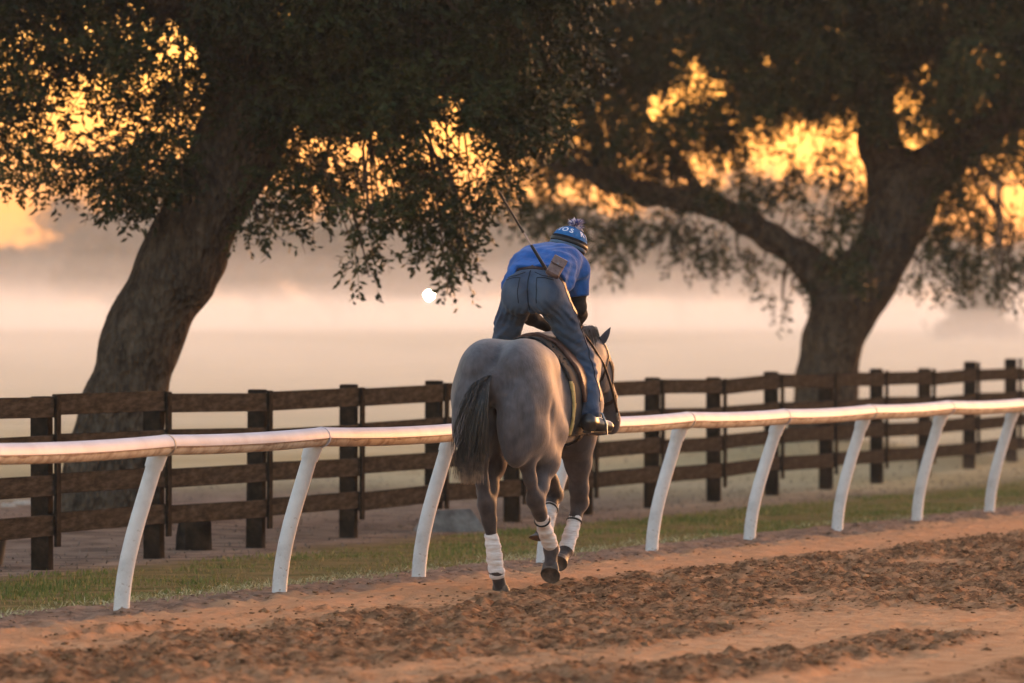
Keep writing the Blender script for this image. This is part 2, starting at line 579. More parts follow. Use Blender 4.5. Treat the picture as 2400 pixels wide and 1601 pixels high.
g = blades('dry_clippings', s, u, rng.uniform(.025, .05, n), rng.uniform(.003, .006, n), rng.uniform(.024, .049, n), .5 + .3 * rng.standard_normal(n),
           grass_material('dry_clippings', [(.20, .15, .06), (.34, .28, .13), (.46, .39, .21)]), zbase=.02)
tag(g, 'pale dry grass clippings lying along the edge of the dirt track', 'clippings', kind='stuff')
# leaf litter and weeds under the fence and oaks
n = 22000
s = rng.uniform(0, 70, n); u = -3.0 - 9 * rng.random(n) ** 1.3
g = blades('leaf_litter', s, u, rng.uniform(.012, .035, n), rng.uniform(.005, .012, n), rng.uniform(.010, .033, n), .5 + .3 * rng.standard_normal(n),
           grass_material('leaf_litter', [(.085, .057, .042), (.14, .096, .07), (.20, .145, .105)]))
tag(g, 'brown leaf litter on the bare soil under the oaks', 'leaf litter', kind='stuff')

# ------------------------------------------------------------------ white safety rail
def rail_materials():
    post = mat('rail_post_white', [(.46, .42, .405), (.57, .53, .515), (.64, .60, .585)], scale=5, rough=.5, spec=.2, lo=.3, hi=.62)
    nt = post.node_tree; N, L = nt.nodes, nt.links        # mud splashed on the lower part of each post
    p = N['Principled BSDF']; src = p.inputs['Base Color'].links[0].from_socket
    tc = N.new('ShaderNodeTexCoord'); sp = N.new('ShaderNodeSeparateXYZ'); L.new(tc.outputs['Object'], sp.inputs[0])
    nz = N.new('ShaderNodeTexNoise'); nz.inputs['Scale'].default_value = 38; nz.inputs['Detail'].default_value = 4; L.new(tc.outputs['Object'], nz.inputs['Vector'])
    mr = N.new('ShaderNodeMapRange'); mr.inputs['From Min'].default_value = 0; mr.inputs['From Max'].default_value = .9; mr.inputs['To Min'].default_value = .16; mr.inputs['To Max'].default_value = -.02
    L.new(sp.outputs['Z'], mr.inputs['Value'])
    ad = N.new('ShaderNodeMath'); L.new(nz.outputs[0], ad.inputs[0]); L.new(mr.outputs[0], ad.inputs[1])
    cr = N.new('ShaderNodeValToRGB'); cr.color_ramp.elements[0].position = .74; cr.color_ramp.elements[1].position = .84; L.new(ad.outputs[0], cr.inputs[0])
    mx = N.new('ShaderNodeMix'); mx.data_type = 'RGBA'; L.new(cr.outputs[0], mx.inputs[0]); L.new(src, mx.inputs[6]); mx.inputs[7].default_value = (.30, .21, .16, 1)
    L.new(mx.outputs[2], p.inputs['Base Color'])
    pipe = mat('rail_pipe_dirty', [(.26, .19, .14), (.42, .335, .26), (.50, .42, .34)], scale=9, rough=.6, stretch=(1, 1, 1), spec=.1, bump=.1, bscale=60)
    cover = mat('rail_cover_gloss', [(.36, .335, .37), (.44, .415, .45)], scale=3, rough=.45, spec=.04)
    grime = mat('rail_grime', [(.10, .055, .035), (.22, .13, .09)], scale=25, rough=.8)
    return post, pipe, cover, grime
M_POST, M_PIPE, M_COVER, M_GRIME = rail_materials()

# post feet along the rail: measured spacing is ten feet
NP = range(-3, 14)
foot = {i: tr(3.045 * i, -.012 * max(0, i - 3) ** 1.3 * 1.0) for i in NP}
RAIL_U, RAIL_Z, RAIL_R = .272, .985, .057
rail = tag(empty('safety_rail', P0), 'white gooseneck safety rail with glossy round top bar along the dirt track', 'rail')
def rail_top(i):
    return foot[i] + TN * RAIL_U + Vector((0, 0, RAIL_Z + .006 * math.sin(i * 2.1))) - P0
post_bm = MB()
prof = [(0, -.12), (.0, .0), (.006, .10), (.020, .21), (.043, .33), (.076, .46), (.112, .58), (.150, .70), (.188, .82), (.212, .895)]
post_bm.tube([TN * a + Vector((0, 0, z)) for a, z in prof], .047, 18)
pmesh = None
for i in NP:
    if pmesh is None:
        o = post_bm.build('post', M_POST, rail); pmesh = o.data
    else:
        o = link_obj('post', pmesh, rail)
    o.location = foot[i] - P0
    o.rotation_euler = (R(random.uniform(-.6, .6)), R(random.uniform(-.6, .6)), 0)
    c = MB()
    c.tube([TN * a + Vector((0, 0, z)) for a, z in ((.197, .850), (.204, .872), (.230, .945))], [.053, .054, .058], 18)
    if i == -3:
        cmesh = c.build('socket', M_POST, o)
    else:
        link_obj('socket', cmesh.data, o)
for i in list(NP)[:-1]:
    a, b = rail_top(i), rail_top(i + 1)
    t = (b - a).normalized(); side = Vector((t.y, -t.x, 0)).normalized(); upv = side.cross(t)
    L_ = (b - a).length
    sag = .012
    m = MB()
    pts = [a + (b - a) * f + Vector((0, 0, -sag * 4 * f * (1 - f))) for f in np.linspace(0, 1, 9)]
    m.tube(pts, RAIL_R, 22)
    sec = m.build('rail_section', M_PIPE, rail)
    # upper cover shell, lower lip a little ragged with dried dirt
    nseg, na = 60, 17
    V, F = [], []
    for q in range(nseg + 1):
        f = .004 + .992 * q / nseg
        p = a + (b - a) * f + Vector((0, 0, -sag * 4 * f * (1 - f)))
        for k_ in range(na):
            ang = R(-3 + 186 * k_ / (na - 1))
            rr = RAIL_R + .005
            V.append(p + side * math.cos(ang) * rr + upv * math.sin(ang) * rr)
    for q in range(nseg):
        for k_ in range(na - 1):
            w = q * na + k_
            F.append((w, w + na, w + na + 1, w + 1))
    me = MB(); me.add(V, [f[::-1] for f in F])
    me.build('cover', M_COVER, sec)
    g = MB()                                                   # ragged grime line under the lip
    V, F = [], []
    ns2 = 160
    for q in range(ns2 + 1):
        f = q / ns2
        p = a + (b - a) * f + Vector((0, 0, -sag * 4 * f * (1 - f)))
        th = .0035 + .006 * max(0, float(vnoise(np.array([f * 22.0 + i * 9]), np.array([.3]), seed=50)[0]) + .25)
        for dz in (0, th * 1.6):
            ang = R(-4) - dz / RAIL_R
            V.append(p + side * math.cos(ang) * (RAIL_R + .0045) + upv * math.sin(ang) * (RAIL_R + .0045))
    for q in range(ns2):
        F.append((q * 2, q * 2 + 1, q * 2 + 3, q * 2 + 2))
    g.add(V, F); g.build('grime_line', M_GRIME, sec)
    jb = MB(); jb.tube([a - t * .012, a + t * .012], RAIL_R + .0085, 22)
    jb.build('joint_band', M_COVER if i % 2 else M_PIPE, sec)

# ------------------------------------------------------------------ dark board fence
M_WOOD = mat('fence_wood_dark', [(.010, .008, .006), (.02, .015, .011), (.035, .026, .018)], scale=3.5, stretch=(3, 3, 3), rough=1, spec=.0, bump=.5, bscale=30)
M_WOOD2 = mat('fence_board_dark', [(.017, .013, .010), (.033, .026, .019), (.056, .045, .034)], scale=4, rough=1, spec=.0, bump=.5, bscale=28, stretch=(1, 1, 6))
fence = tag(empty('board_fence', FP0), 'dark weathered four-board wooden fence beyond the grass verge', 'fence')
fang = math.atan2(FD.y, FD.x)
RotF = Matrix.Rotation(fang, 3, 'Z')
NF = range(-3, 20)
fr = random.Random(3)
BT = [1.20, .925, .65, .375]
pm = MB(); pm.box((0, 0, .535), (.12, .13, 1.36), bev=.008)
po = pm.build('post', M_WOOD, fence); pmesh = po.data; first = True
bmw = MB(); bmw.box((0, 0, .69), (.10, .022, 1.06), bev=.003)
bt_mesh = None; bd_meshes = []
dz_f = {i: fr.uniform(-.012, .012) + (-.018 if i in (7, 8) else 0) for i in NF}
for i in NF:
    p = FD * FSP * i
    zg = float(terrain(np.array([p.x + FP0.x]), np.array([p.y + FP0.y]))[0])
    o = po if first else link_obj('post', pmesh, fence); first = False
    o.location = p + Vector((0, 0, zg + dz_f[i] + fr.uniform(-.01, .03))); o.rotation_euler = (fr.uniform(-.015, .015), fr.uniform(-.015, .015), fang + fr.uniform(-.05, .05))
    if bt_mesh is None:
        b = bmw.build('batten', M_WOOD, fence); bt_mesh = b.data
    else:
        b = link_obj('batten', bt_mesh, fence)
    b.location = p + FN * (.0675 + .032 + .013) + Vector((0, 0, zg + dz_f[i])); b.rotation_euler = (0, fr.uniform(-.012, .012), fang)
for v in range(4):
    m = MB(); m.box((0, 0, 0), (FSP - .006, .030, .135 + .004 * v), bev=.004)
    # gentle warp of the board
    nv = []
    for x, y, z in m.V:
        nv.append((x, y, z))
    m.V = nv
    o = m.build('board', M_WOOD2, fence); o.data.name = 'board'
    bd_meshes.append(o.data); bpy.data.objects.remove(o)
for i in list(NF)[:-1]:
    p, q = FD * FSP * i, FD * FSP * (i + 1)
    for lvl, z in enumerate(BT):
        za, zb = z + dz_f[i] + fr.uniform(-.012, .012), z + dz_f[i + 1] + fr.uniform(-.012, .012)
        o = link_obj('board', bd_meshes[fr.randrange(4)], fence)
        o.location = (p + q) / 2 + FN * (.0675 + .017) + Vector((0, 0, (za + zb) / 2 - .067 - .01))
        o.rotation_euler = (fr.uniform(-.02, .02), -math.atan2(zb - za, FSP), fang)

# ------------------------------------------------------------------ small things by the fence
M_CONC = mat('weathered_concrete', [(.07, .06, .055), (.13, .115, .105), (.19, .17, .155)], scale=7, rough=.9, bump=.4)
def at_px(px, py, Y):
    return Vector(((px - 1175) / 17300 * Y, Y, 1.66 - (py - 756) / 17300 * Y))
bl = MB()
c0 = Vector((-.52, 62.6, -.03))
vb = [(-.27, -.2, 0), (.27, -.2, 0), (.27, .2, 0), (-.27, .2, 0)]
vt = [(-.14, -.12, .19), (.15, -.12, .20), (.15, .12, .20), (-.14, .12, .19)]
vm = [(x * .5 + a * .5, y * .5 + b_ * .5, .115) for (x, y, _), (a, b_, _) in zip(vb, vt)]
bl.add([Vector(v) for v in vb + vm + vt], [(0, 1, 5, 4), (1, 2, 6, 5), (2, 3, 7, 6), (3, 0, 4, 7), (4, 5, 9, 8), (5, 6, 10, 9), (6, 7, 11, 10), (7, 4, 8, 11), (8, 9, 10, 11), (3, 2, 1, 0)])
o = bl.build('concrete_block', M_CONC, None, False); o.location = c0; o.rotation_euler = (0, 0, .25)
tag(o, 'small grey tapered concrete block lying at the foot of the fence', 'block')
M_BLACK = mat('black_rubber', [(.012, .012, .013), (.03, .03, .03)], rough=.6)
M_PALE = mat('pale_stone', [(.32, .26, .21), (.44, .37, .31)], scale=8, rough=.9, bump=.3)
st = MB(); st.tube([(0, 0, -.03), (0, 0, .10), (.01, 0, .20), (.015, 0, .235)], [.14, .135, .125, .115], 12)
o = st.build('tree_stump', M_WOOD, None, False); o.location = (-2.42, 57.3, -.01)
tag(o, 'squat dark sawn stump beside a fence post', 'stump')
tb = empty('black_bucket', (-3.71, 53.4, -.02)); tag(tb, 'black rubber bucket with pale rim standing before the fence', 'bucket')
bk = MB(); bk.tube([(0, 0, 0), (0, 0, .02), (0, 0, .22)], [.09, .10, .135], 18); bk.build('tub', M_BLACK, tb)
rm = MB()
rm.tube([(math.cos(a) * .135, math.sin(a) * .135, .222) for a in np.linspace(0, 2 * math.pi, 25)], .009, 6, cap=False); rm.build('rim', M_PALE, tb)
for k_, (px, py, w, lab) in enumerate([(18, 1148, .08, 'smaller pale flat stone on the shaded soil under the leaning oak'), (55, 1143, .13, 'wider pale flat stone on the shaded soil under the leaning oak')]):
    Y = 71.5 + k_
    p = at_px(px, py, Y)
    f = MB()
    ringb = [(math.cos(a) * w * fr.uniform(.85, 1.1), math.sin(a) * w * .8 * fr.uniform(.85, 1.1), 0) for a in np.linspace(0, 2 * math.pi, 10)[:-1]]
    ringt = [(x * .8, y * .8, .05) for x, y, _ in ringb]
    nn = len(ringb)
    f.add([Vector(v) for v in ringb + ringt], [(i, (i + 1) % nn, nn + (i + 1) % nn, nn + i) for i in range(nn)] + [tuple(range(nn, 2 * nn))])
    o = f.build('flat_stone', M_PALE, None, False); o.location = (p.x, Y, float(terrain(np.array([p.x]), np.array([Y]))[0]) - .02)
    tag(o, lab, 'stone', 'flat stones under the oak')

# ------------------------------------------------------------------ oaks
def bark_material():
    m, nt, p = new_mat('oak_bark')
    N, L = nt.nodes, nt.links
    tc = N.new('ShaderNodeTexCoord')
    mp = N.new('ShaderNodeMapping'); mp.inputs['Scale'].default_value = (1, 1, .5)
    L.new(tc.outputs['Object'], mp.inputs[0])
    v = N.new('ShaderNodeTexVoronoi'); v.inputs['Scale'].default_value = 22; v.feature = 'F1'
    L.new(mp.outputs[0], v.inputs['Vector'])
    n = N.new('ShaderNodeTexNoise'); n.inputs['Scale'].default_value = 11; n.inputs['Detail'].default_value = 10; n.inputs['Roughness'].default_value = .7
    L.new(mp.outputs[0], n.inputs['Vector'])
    r = N.new('ShaderNodeValToRGB'); e = r.color_ramp.elements
    e[0].position = .35; e[0].color = (.030, .022, .016, 1); e[1].position = .68; e[1].color = (.115, .084, .060, 1)
    L.new(n.outputs[0], r.inputs[0]); L.new(r.outputs[0], p.inputs['Base Color'])
    b = N.new('ShaderNodeBump'); b.inputs['Strength'].default_value = 1.0; b.inputs['Distance'].default_value = .07
    L.new(v.outputs['Distance'], b.inputs['Height']); L.new(b.outputs[0], p.inputs['Normal'])
    p.inputs['Roughness'].default_value = .92
    p.inputs['Specular IOR Level'].default_value = 0
    return m
M_BARK = bark_material()

def leaf_material(name, stops):
    m, nt, p = new_mat(name)
    N, L = nt.nodes, nt.links
    a = N.new('ShaderNodeAttribute'); a.attribute_name = 'tone'
    r = N.new('ShaderNodeValToRGB'); e = r.color_ramp.elements
    while len(e) < len(stops): e.new(.5)
    for i, c in enumerate(stops):
        e[i].position = i / (len(stops) - 1); e[i].color = (*c, 1)
    L.new(a.outputs['Fac'], r.inputs[0]); L.new(r.outputs[0], p.inputs['Base Color'])
    p.inputs['Roughness'].default_value = .5
    p.inputs['Specular IOR Level'].default_value = .1
    return m
M_LEAF = leaf_material('oak_leaves', [(.014, .016, .005), (.024, .028, .008), (.042, .048, .014)])
M_LEAF_FAR = leaf_material('far_leaves', [(.035, .042, .02), (.055, .062, .03)])

def spray_proto(nleaf=13, length=.30, ll=.068, lw=.0155, seed=1):
    """a drooping twig with oak leaves; returns leaf quads and a thin twig"""
    r = np.random.default_rng(seed)
    V, F = [], []
    def P(t):
        return np.array([t * length, .0 + .03 * math.sin(3 * t + seed), -.10 * t * t])
    for a, b in ((0, .35), (.35, .7), (.7, 1)):
        p, q = P(a), P(b)
        i = len(V); w = .004 * (1.2 - a)
        V += [p + [0, w, 0], p - [0, w, 0], q - [0, w * .8, 0], q + [0, w * .8, 0]]; F.append([i, i + 1, i + 2, i + 3])
    for k in range(nleaf):
        t = .12 + .88 * (k + r.random()) / nleaf
        p = P(min(t, 1))
        az = r.uniform(-1.4, 1.4) + (math.pi * 0 if k % 2 else 0)
        sgn = 1 if k % 2 else -1
        d = np.array([math.cos(sgn * (.4 + .9 * r.random())), math.sin(sgn * (.4 + .9 * r.random())), r.uniform(-.75, .45)])
        d /= np.linalg.norm(d)
        nrm = np.cross(d, r.standard_normal(3)); nrm /= np.linalg.norm(nrm)
        s = ll * r.uniform(.7, 1.2); w = lw * r.uniform(.8, 1.25)
        i = len(V)
        V += [p, p + d * s * .45 + nrm * w, p + d * s, p + d * s * .5 - nrm * w]; F.append([i, i + 1, i + 2, i + 3])
    return np.array(V), np.array(F)
PROTOS = [spray_proto(seed=i, nleaf=12 + i % 4) for i in range(6)]

def build_sprays(name, pos, direc, scale, tone, material, parent, r):
    Vs, Fs, Ts, base = [], [], [], 0
    pid = r.integers(0, len(PROTOS), len(pos))
    for q, (PV, PF) in enumerate(PROTOS):
        k = np.nonzero(pid == q)[0]
        if not len(k): continue
        d = direc[k] / np.linalg.norm(direc[k], axis=1, keepdims=True)
        up = r.standard_normal((len(k), 3)) * .5 + np.array([0, 0, 1.0])
        s = np.cross(up, d); s /= np.linalg.norm(s, axis=1, keepdims=True)
        w = np.cross(d, s)
        V = pos[k][:, None] + scale[k][:, None, None] * (PV[None, :, :1] * d[:, None] + PV[None, :, 1:2] * s[:, None] + PV[None, :, 2:] * w[:, None])
        F = PF[None] + (np.arange(len(k)) * len(PV))[:, None, None] + base
        base += len(k) * len(PV)
        Vs.append(V.reshape(-1, 3)); Fs.append(F.reshape(-1, 4)); Ts.append(np.repeat(tone[k], len(PV)))
    o = mesh_np(name, np.concatenate(Vs), np.concatenate(Fs), material, parent, False)
    T = np.concatenate(Ts)
    float_attr(o, 'tone', np.clip(T + .12 * r.standard_normal(len(T)), 0, 1))
    o['kind'] = 'stuff'
    return o

DENS = 1.55
def fill(clumps, gaps, r):
    """clumps: (x,y,z, rx,ry,rz, sprays, droop); gaps: ellipsoids where the crown is open (x,y,z,rx,ry,rz,strength)"""
    P, D, T = [], [], []
    for (x, y, z, rx, ry, rz, n, droop) in clumps:
        n = int(n * DENS)
        q = r.standard_normal((n, 3)); q /= np.linalg.norm(q, axis=1, keepdims=True)
        q *= (r.random((n, 1)) ** .42)
        p = q * [rx, ry, rz] + [x, y, z]
        d = q * .8 + r.standard_normal((n, 3)) * .45 + [0, 0, -droop]
        P.append(p); D.append(d); T.append(np.full(n, r.uniform(.2, .8)))
    P, D, T = np.concatenate(P), np.concatenate(D), np.concatenate(T)
    # clumpy thinning so the crown has light and dark lumps
    cn = vnoise(P[:, 0] * 2.4, P[:, 1] * 2.4, P[:, 2] * 2.4, seed=61)
    keep = r.random(len(P)) < np.clip(.85 + .6 * cn, .12, 1)
    for (x, y, z, rx, ry, rz, st) in gaps:
        e = ((P[:, 0] - x) / rx) ** 2 + ((P[:, 1] - y) / ry) ** 2 + ((P[:, 2] - z) / rz) ** 2
        keep &= r.random(len(P)) > st * (1 - sstep(.45, 1.15, e + .35 * cn))
    return P[keep], D[keep], T[keep]

def oak(name, label, chains, bumps, Y0, bounds, h=.04, k=.14):
    root = empty(name, chains[0][0][0]); tag(root, label, 'tree', 'oaks behind the fence')
    f = SDF(*bounds, h)
    for c in chains:
        f.chain(c, k)
    for b in bumps:
        f.ell(b[0], b[1], .08)
    X, Y, Z = f.grids()
    fl = np.broadcast_to(X, f.V.shape), np.broadcast_to(Y, f.V.shape), np.broadcast_to(Z, f.V.shape)
    near = np.abs(f.V) < .12
    f.V[near] += (.022 * vnoise(fl[0][near] * 3.1, fl[1][near] * 3.1, fl[2][near] * 1.4, seed=71) + .020 * vnoise(fl[0][near] * 10, fl[1][near] * 10, fl[2][near] * 2.6, seed=72)).astype(np.float32)
    V, F = f.mesh()
    o = mesh_np('trunk', V - np.array(root.location), F, M_BARK, root)
    return root

def lpos(px, py, Y, dy=0):
    Yd = Y + dy
    return ((px - 1175) / 17300 * Yd, Yd, 1.66 + (756 - py) / 17300 * Yd)
YA, YB = 63.0, 91.0
A = lambda px, py, dy=0: lpos(px, py, YA, dy)
B = lambda px, py, dy=0: lpos(px, py, YB, dy)

# leaning oak
chA = [[(A(238, 1215), .50), (A(262, 1080), .38), (A(285, 920), .32), (A(318, 800), .305), (A(347, 720), .295), (A(402, 625), .32), (A(436, 550), .305), (A(482, 450), .30), (A(545, 330), .345), (A(590, 230), .36)],
       [(A(575, 250), .33), (A(548, 120), .27), (A(540, -20, .2), .24), (A(500, -300, .6), .18), (A(430, -650, .9), .12)],
       [(A(600, 240), .30), (A(700, 120, -.2), .22), (A(840, -10, -.5), .18), (A(1000, -180, -.8), .14), (A(1180, -380, -1.0), .10)],
       [(A(545, 130), .18), (A(380, -20, -.6), .13), (A(220, -120, -.9), .10), (A(60, -220, -1), .07)]]
oakA = oak('live_oak', 'oak with a thick trunk leaning to the right behind the fence', chA, [(A(488, 612), (.10, .12, .11)), (A(300, 1000), (.2, .2, .3))], YA,
           ((-6.2, 60.6, -.25), (1.2, 65, 7.2)), h=.042)
# forked oak
chB = [[(B(1880, 1085), .62), (B(1890, 1000), .42), (B(1897, 880), .34), (B(1912, 780), .345), (B(1940, 700), .375), (B(1985, 640), .36), (B(2035, 560), .33), (B(2068, 480), .38), (B(2075, 420), .38)],
       [(B(1925, 690), .24), (B(1882, 635), .21), (B(1840, 590), .175), (B(1775, 548), .155), (B(1710, 503), .135), (B(1640, 474), .115), (B(1560, 458), .11), (B(1480, 445), .10), (B(1400, 418), .10), (B(1300, 378), .085), (B(1200, 345), .07), (B(1110, 300), .05)],
       [(B(2050, 430), .30), (B(2018, 330), .24), (B(2005, 200), .22), (B(1990, 60, .3), .2), (B(1950, -150, .5), .15), (B(1900, -400, .6), .1)],
       [(B(2090, 440), .32), (B(2150, 380), .27), (B(2240, 310, -.3), .23), (B(2350, 240, -.6), .19), (B(2480, 120, -.9), .15), (B(2650, -50, -1), .10)],
       [(B(2008, 240), .15), (B(1900, 130, -.5), .12), (B(1750, 40, -1), .1), (B(1560, -60, -1.4), .07)],
       [(B(1640, 474), .07), (B(1560, 380, .3), .05), (B(1480, 260, .5), .035)],
       [(B(1400, 418), .06), (B(1370, 300, -.3), .045), (B(1300, 180, -.5), .03)]]
oakB = oak('live_oak', 'oak with forked trunk and long low limb reaching sideways', chB, [], YB, ((-1.2, 88.5, -.3), (8.2, 93, 7.8)), h=.045, k=.16)

def twigs(root, chains, clumps, r):
    """thin boughs that carry the leaf clumps, each springing from the nearest limb"""
    pts = []
    for c in chains:
        for (p, a), (q, b) in zip(c[:-1], c[1:]):
            for t in np.linspace(0, 1, 6):
                pts.append(np.array(p) * (1 - t) + np.array(q) * t)
    pts = np.array(pts); off = np.array(root.location)
    m = MB()
    for (x, y, z, rx, ry, rz, n, d) in clumps:
        c = np.array([x, y, z])
        w = np.linalg.norm((pts - c) * [1, 1, .8], axis=1) + .5 * np.maximum(c[2] - pts[:, 2], 0) * 0 + .4 * np.maximum(c[2] - pts[:, 2] + .2, 0)
        s = pts[np.argmin(w)]
        L = np.linalg.norm(c - s)
        if L < .15: continue
        path = [s]
        for t in (.2, .4, .6, .8, 1.0):
            path.append(s * (1 - t) + c * t + np.array([0, 0, .22 * L * math.sin(t * 2.6) * .5]) + r.standard_normal(3) * .05 * L)
        r0 = min(.045, .012 + .010 * L)
        m.tube([Vector(p - off) for p in path], [r0, r0 * .85, r0 * .7, r0 * .5, r0 * .35, r0 * .15], 5)
        for k in range(4):
            e = c + r.standard_normal(3) * [rx * .7, ry * .7, rz * .8] + [0, 0, -.12]
            b = path[3] if k % 2 else path[4]
            m.tube([Vector(b - off), Vector((b + e) / 2 + [0, 0, .05] - off), Vector(e - off)], [r0 * .4, r0 * .28, r0 * .1], 4)
    o = m.build('boughs', M_BARK, root); o['kind'] = 'stuff'

def crowns():
    r = np.random.default_rng(11)
    def cl(fn, px, py, wx, wz, n, dy=0, ry=None, droop=.35, Y=63):
        x, y, z = fn(px, py, dy)
        s = Y / 17300
        return (x, y, z, wx * s, ry or max(wx * s, .5), wz * s, n, droop)
    CA = []
    a = lambda *q, **kw: CA.append(cl(A, *q, **kw))
    # left side of the leaning oak: lower fringe, then the dense roof
    a(60, 330, 90, 80, 45, dy=-.5); a(130, 360, 70, 60, 30, dy=.4); a(300, 400, 90, 60, 95, dy=-.6); a(250, 330, 110, 80, 75, dy=.3)
    a(380, 330, 70, 100, 60, dy=-.8); a(30, 250, 80, 90, 55); a(350, 220, 110, 90, 60, dy=.5)
    for px in range(-100, 520, 90):
        a(px, r.uniform(20, 110), 90, 80, 85, dy=r.uniform(-1.2, .8)); a(px + 40, r.uniform(-90, -10), 110, 90, 130, dy=r.uniform(-1.2, 1.2)); a(px, 190, 80, 70, 32, dy=r.uniform(-.8, .8))
    # right of the trunk
    a(650, 400, 70, 60, 26, dy=-.3); a(590, 490, 45, 30, 11, dy=-.3); a(740, 400, 70, 60, 40, dy=-.4); a(720, 330, 80, 60, 60); a(830, 350, 60, 60, 36)
    a(620, 500, 50, 22, 9, dy=-.4); a(560, 520, 25, 18, 5, dy=-.4)
    a(870, 450, 55, 45, 34, dy=-.9); a(950, 430, 70, 60, 65, dy=-.7); a(860, 530, 28, 30, 13, dy=-.9); a(845, 590, 18, 28, 9, dy=-.9); a(1030, 470, 55, 60, 55, dy=-.9)
    a(1050, 550, 34, 45, 22, dy=-1); a(1045, 610, 20, 26, 10, dy=-1); a(960, 520, 40, 35, 20, dy=-.8); a(1100, 400, 60, 60, 60, dy=-.8); a(990, 350, 90, 60, 60, dy=-.6)
    for px in range(560, 1320, 85):
        a(px, r.uniform(200, 280), 80, 70, 120, dy=r.uniform(-1.2, .6)); a(px + 30, r.uniform(80, 170), 100, 85, 190, dy=r.uniform(-1.5, 1)); a(px, r.uniform(-80, 30), 120, 100, 230, dy=r.uniform(-1.5, 1.4))
    # the roof above
    for i in range(46):
        CA.append((r.uniform(-7.2, 2.0), YA + r.uniform(-3, 3), r.uniform(4.6, 7.6), r.uniform(.7, 1.2), r.uniform(.8, 1.3), r.uniform(.45, .7), 75, .2))
    g = lambda fn, px, py, rx, rz, st=.92, Y=63: (*fn(px, py), rx * Y / 17300, 8, rz * Y / 17300, st)
    GA = [g(A, 200, 200, 85, 75, .8), g(A, 400, 70, 65, 75, .88), g(A, 110, 250, 60, 70, .7), g(A, 170, 320, 60, 50, .7), g(A, 60, 80, 40, 40, .6), g(A, 340, 170, 70, 40, .7),
          g(A, 330, 260, 60, 50, .65), g(A, 1035, 270, 45, 75, .93), g(A, 1240, 150, 26, 26, .9), g(A, 880, 400, 40, 34, .7), g(A, 655, 10, 28, 22, .9), g(A, 1000, 500, 36, 26, .75), g(A, 1110, 370, 34, 26, .7), g(A, 780, 330, 45, 40, .6)]
    holes = [(1240, 150, 46), (1035, 205, 58), (1025, 285, 60), (1060, 345, 50), (1180, 115, 34), (1430, 70, 34), (1500, 225, 56), (1560, 90, 34), (1595, 150, 34), (1645, 190, 40), (1000, 160, 34), (640, 5, 46), (2235, 100, 30),
             (1920, 60, 26), (820, 330, 50), (880, 400, 46), (1310, 235, 34), (930, 330, 34), (1120, 300, 34), (1385, 200, 30), (1760, 130, 30), (2130, 130, 30), (720, 300, 36), (480, 40, 50), (300, 30, 40), (180, 60, 40)]
    for px, py, q in holes:
        GA.append(g(A, px, py, q, q, .97))
    twigs(oakA, chA, CA, r)
    P, D, T = fill(CA, GA, r)
    P = P - np.array(oakA.location)
    build_sprays('crown', P, D, r.uniform(.8, 1.25, len(P)), T, M_LEAF, oakA, r)

    CB = []
    b = lambda *q, **kw: CB.append(cl(B, *q, **kw, Y=91))
    for px, py, wx, wz, n in [(1180, 430, 70, 60, 60), (1260, 470, 70, 50, 55), (1330, 520, 60, 45, 40), (1415, 560, 32, 55, 34), (1440, 500, 60, 50, 45), (1540, 510, 60, 40, 34), (1600, 560, 50, 28, 15), (1680, 570, 45, 35, 18),
                              (1745, 610, 16, 36, 9), (1640, 600, 18, 24, 6), (1790, 690, 14, 22, 4), (1820, 655, 16, 16, 4), (1400, 340, 110, 80, 150), (1540, 350, 90, 70, 80), (1600, 290, 90, 60, 90), (1700, 300, 80, 60, 60), (1280, 330, 90, 80, 140),
                              (1750, 400, 80, 60, 34), (1650, 410, 60, 40, 26), (1850, 440, 80, 80, 40), (1930, 520, 45, 45, 40), (1880, 350, 70, 70, 40), (1960, 420, 50, 60, 40), (1900, 590, 60, 34, 38), (1960, 600, 40, 40, 26),
                              (2140, 520, 50, 50, 36), (2200, 560, 70, 45, 44), (2130, 620, 40, 30, 16), (2210, 620, 45, 26, 13), (2290, 620, 40, 34, 18), (2310, 650, 24, 20, 8), (2250, 460, 70, 70, 60), (2190, 420, 60, 50, 50), (2340, 560, 50, 40, 16), (2400, 500, 60, 80, 30),
                              (2330, 320, 90, 60, 60), (2150, 300, 90, 60, 70), (2060, 260, 60, 50, 24), (2400, 400, 50, 60, 20), (2290, 380, 60, 50, 30)]:
        b(px, py, wx, wz, n, dy=r.uniform(-1.4, 1.0), droop=.5)
    for px in range(1080, 2520, 95):
        b(px, r.uniform(190, 270), 100, 75, 125, dy=r.uniform(-1.5, 1)); b(px + 40, r.uniform(80, 170), 120, 85, 200, dy=r.uniform(-2, 1.5)); b(px, r.uniform(-90, 40), 140, 110, 260, dy=r.uniform(-2, 2))
        b(px + 20, r.uniform(60, 150), 120, 85, 130, dy=r.uniform(-2, 1.5))
    for i in range(60):
        CB.append((r.uniform(-2, 9.5), YB + r.uniform(-4, 4), r.uniform(6.0, 10), r.uniform(.9, 1.5), r.uniform(.9, 1.5), r.uniform(.5, .9), 80, .2))
    GB = [g(B, 1520, 225, 40, 28, .9, 91), g(B, 1860, 290, 95, 45, .8, 91), g(B, 2060, 200, 60, 52, .93, 91), g(B, 2110, 300, 55, 36, .8, 91), g(B, 2330, 440, 85, 75, .93, 91), g(B, 1620, 320, 34, 36, .8, 91), g(B, 1700, 270, 45, 22, .7, 91),
          g(B, 1640, 180, 32, 28, .8, 91), g(B, 1230, 160, 30, 30, .9, 91), g(B, 1035, 270, 70, 80, .9, 91), g(B, 1220, 420, 34, 40, .6, 91), g(B, 1380, 290, 30, 30, .5, 91), g(B, 1480, 130, 16, 14, .9, 91), g(B, 1760, 340, 70, 60, .55, 91), g(B, 1900, 430, 60, 60, .4, 91)]
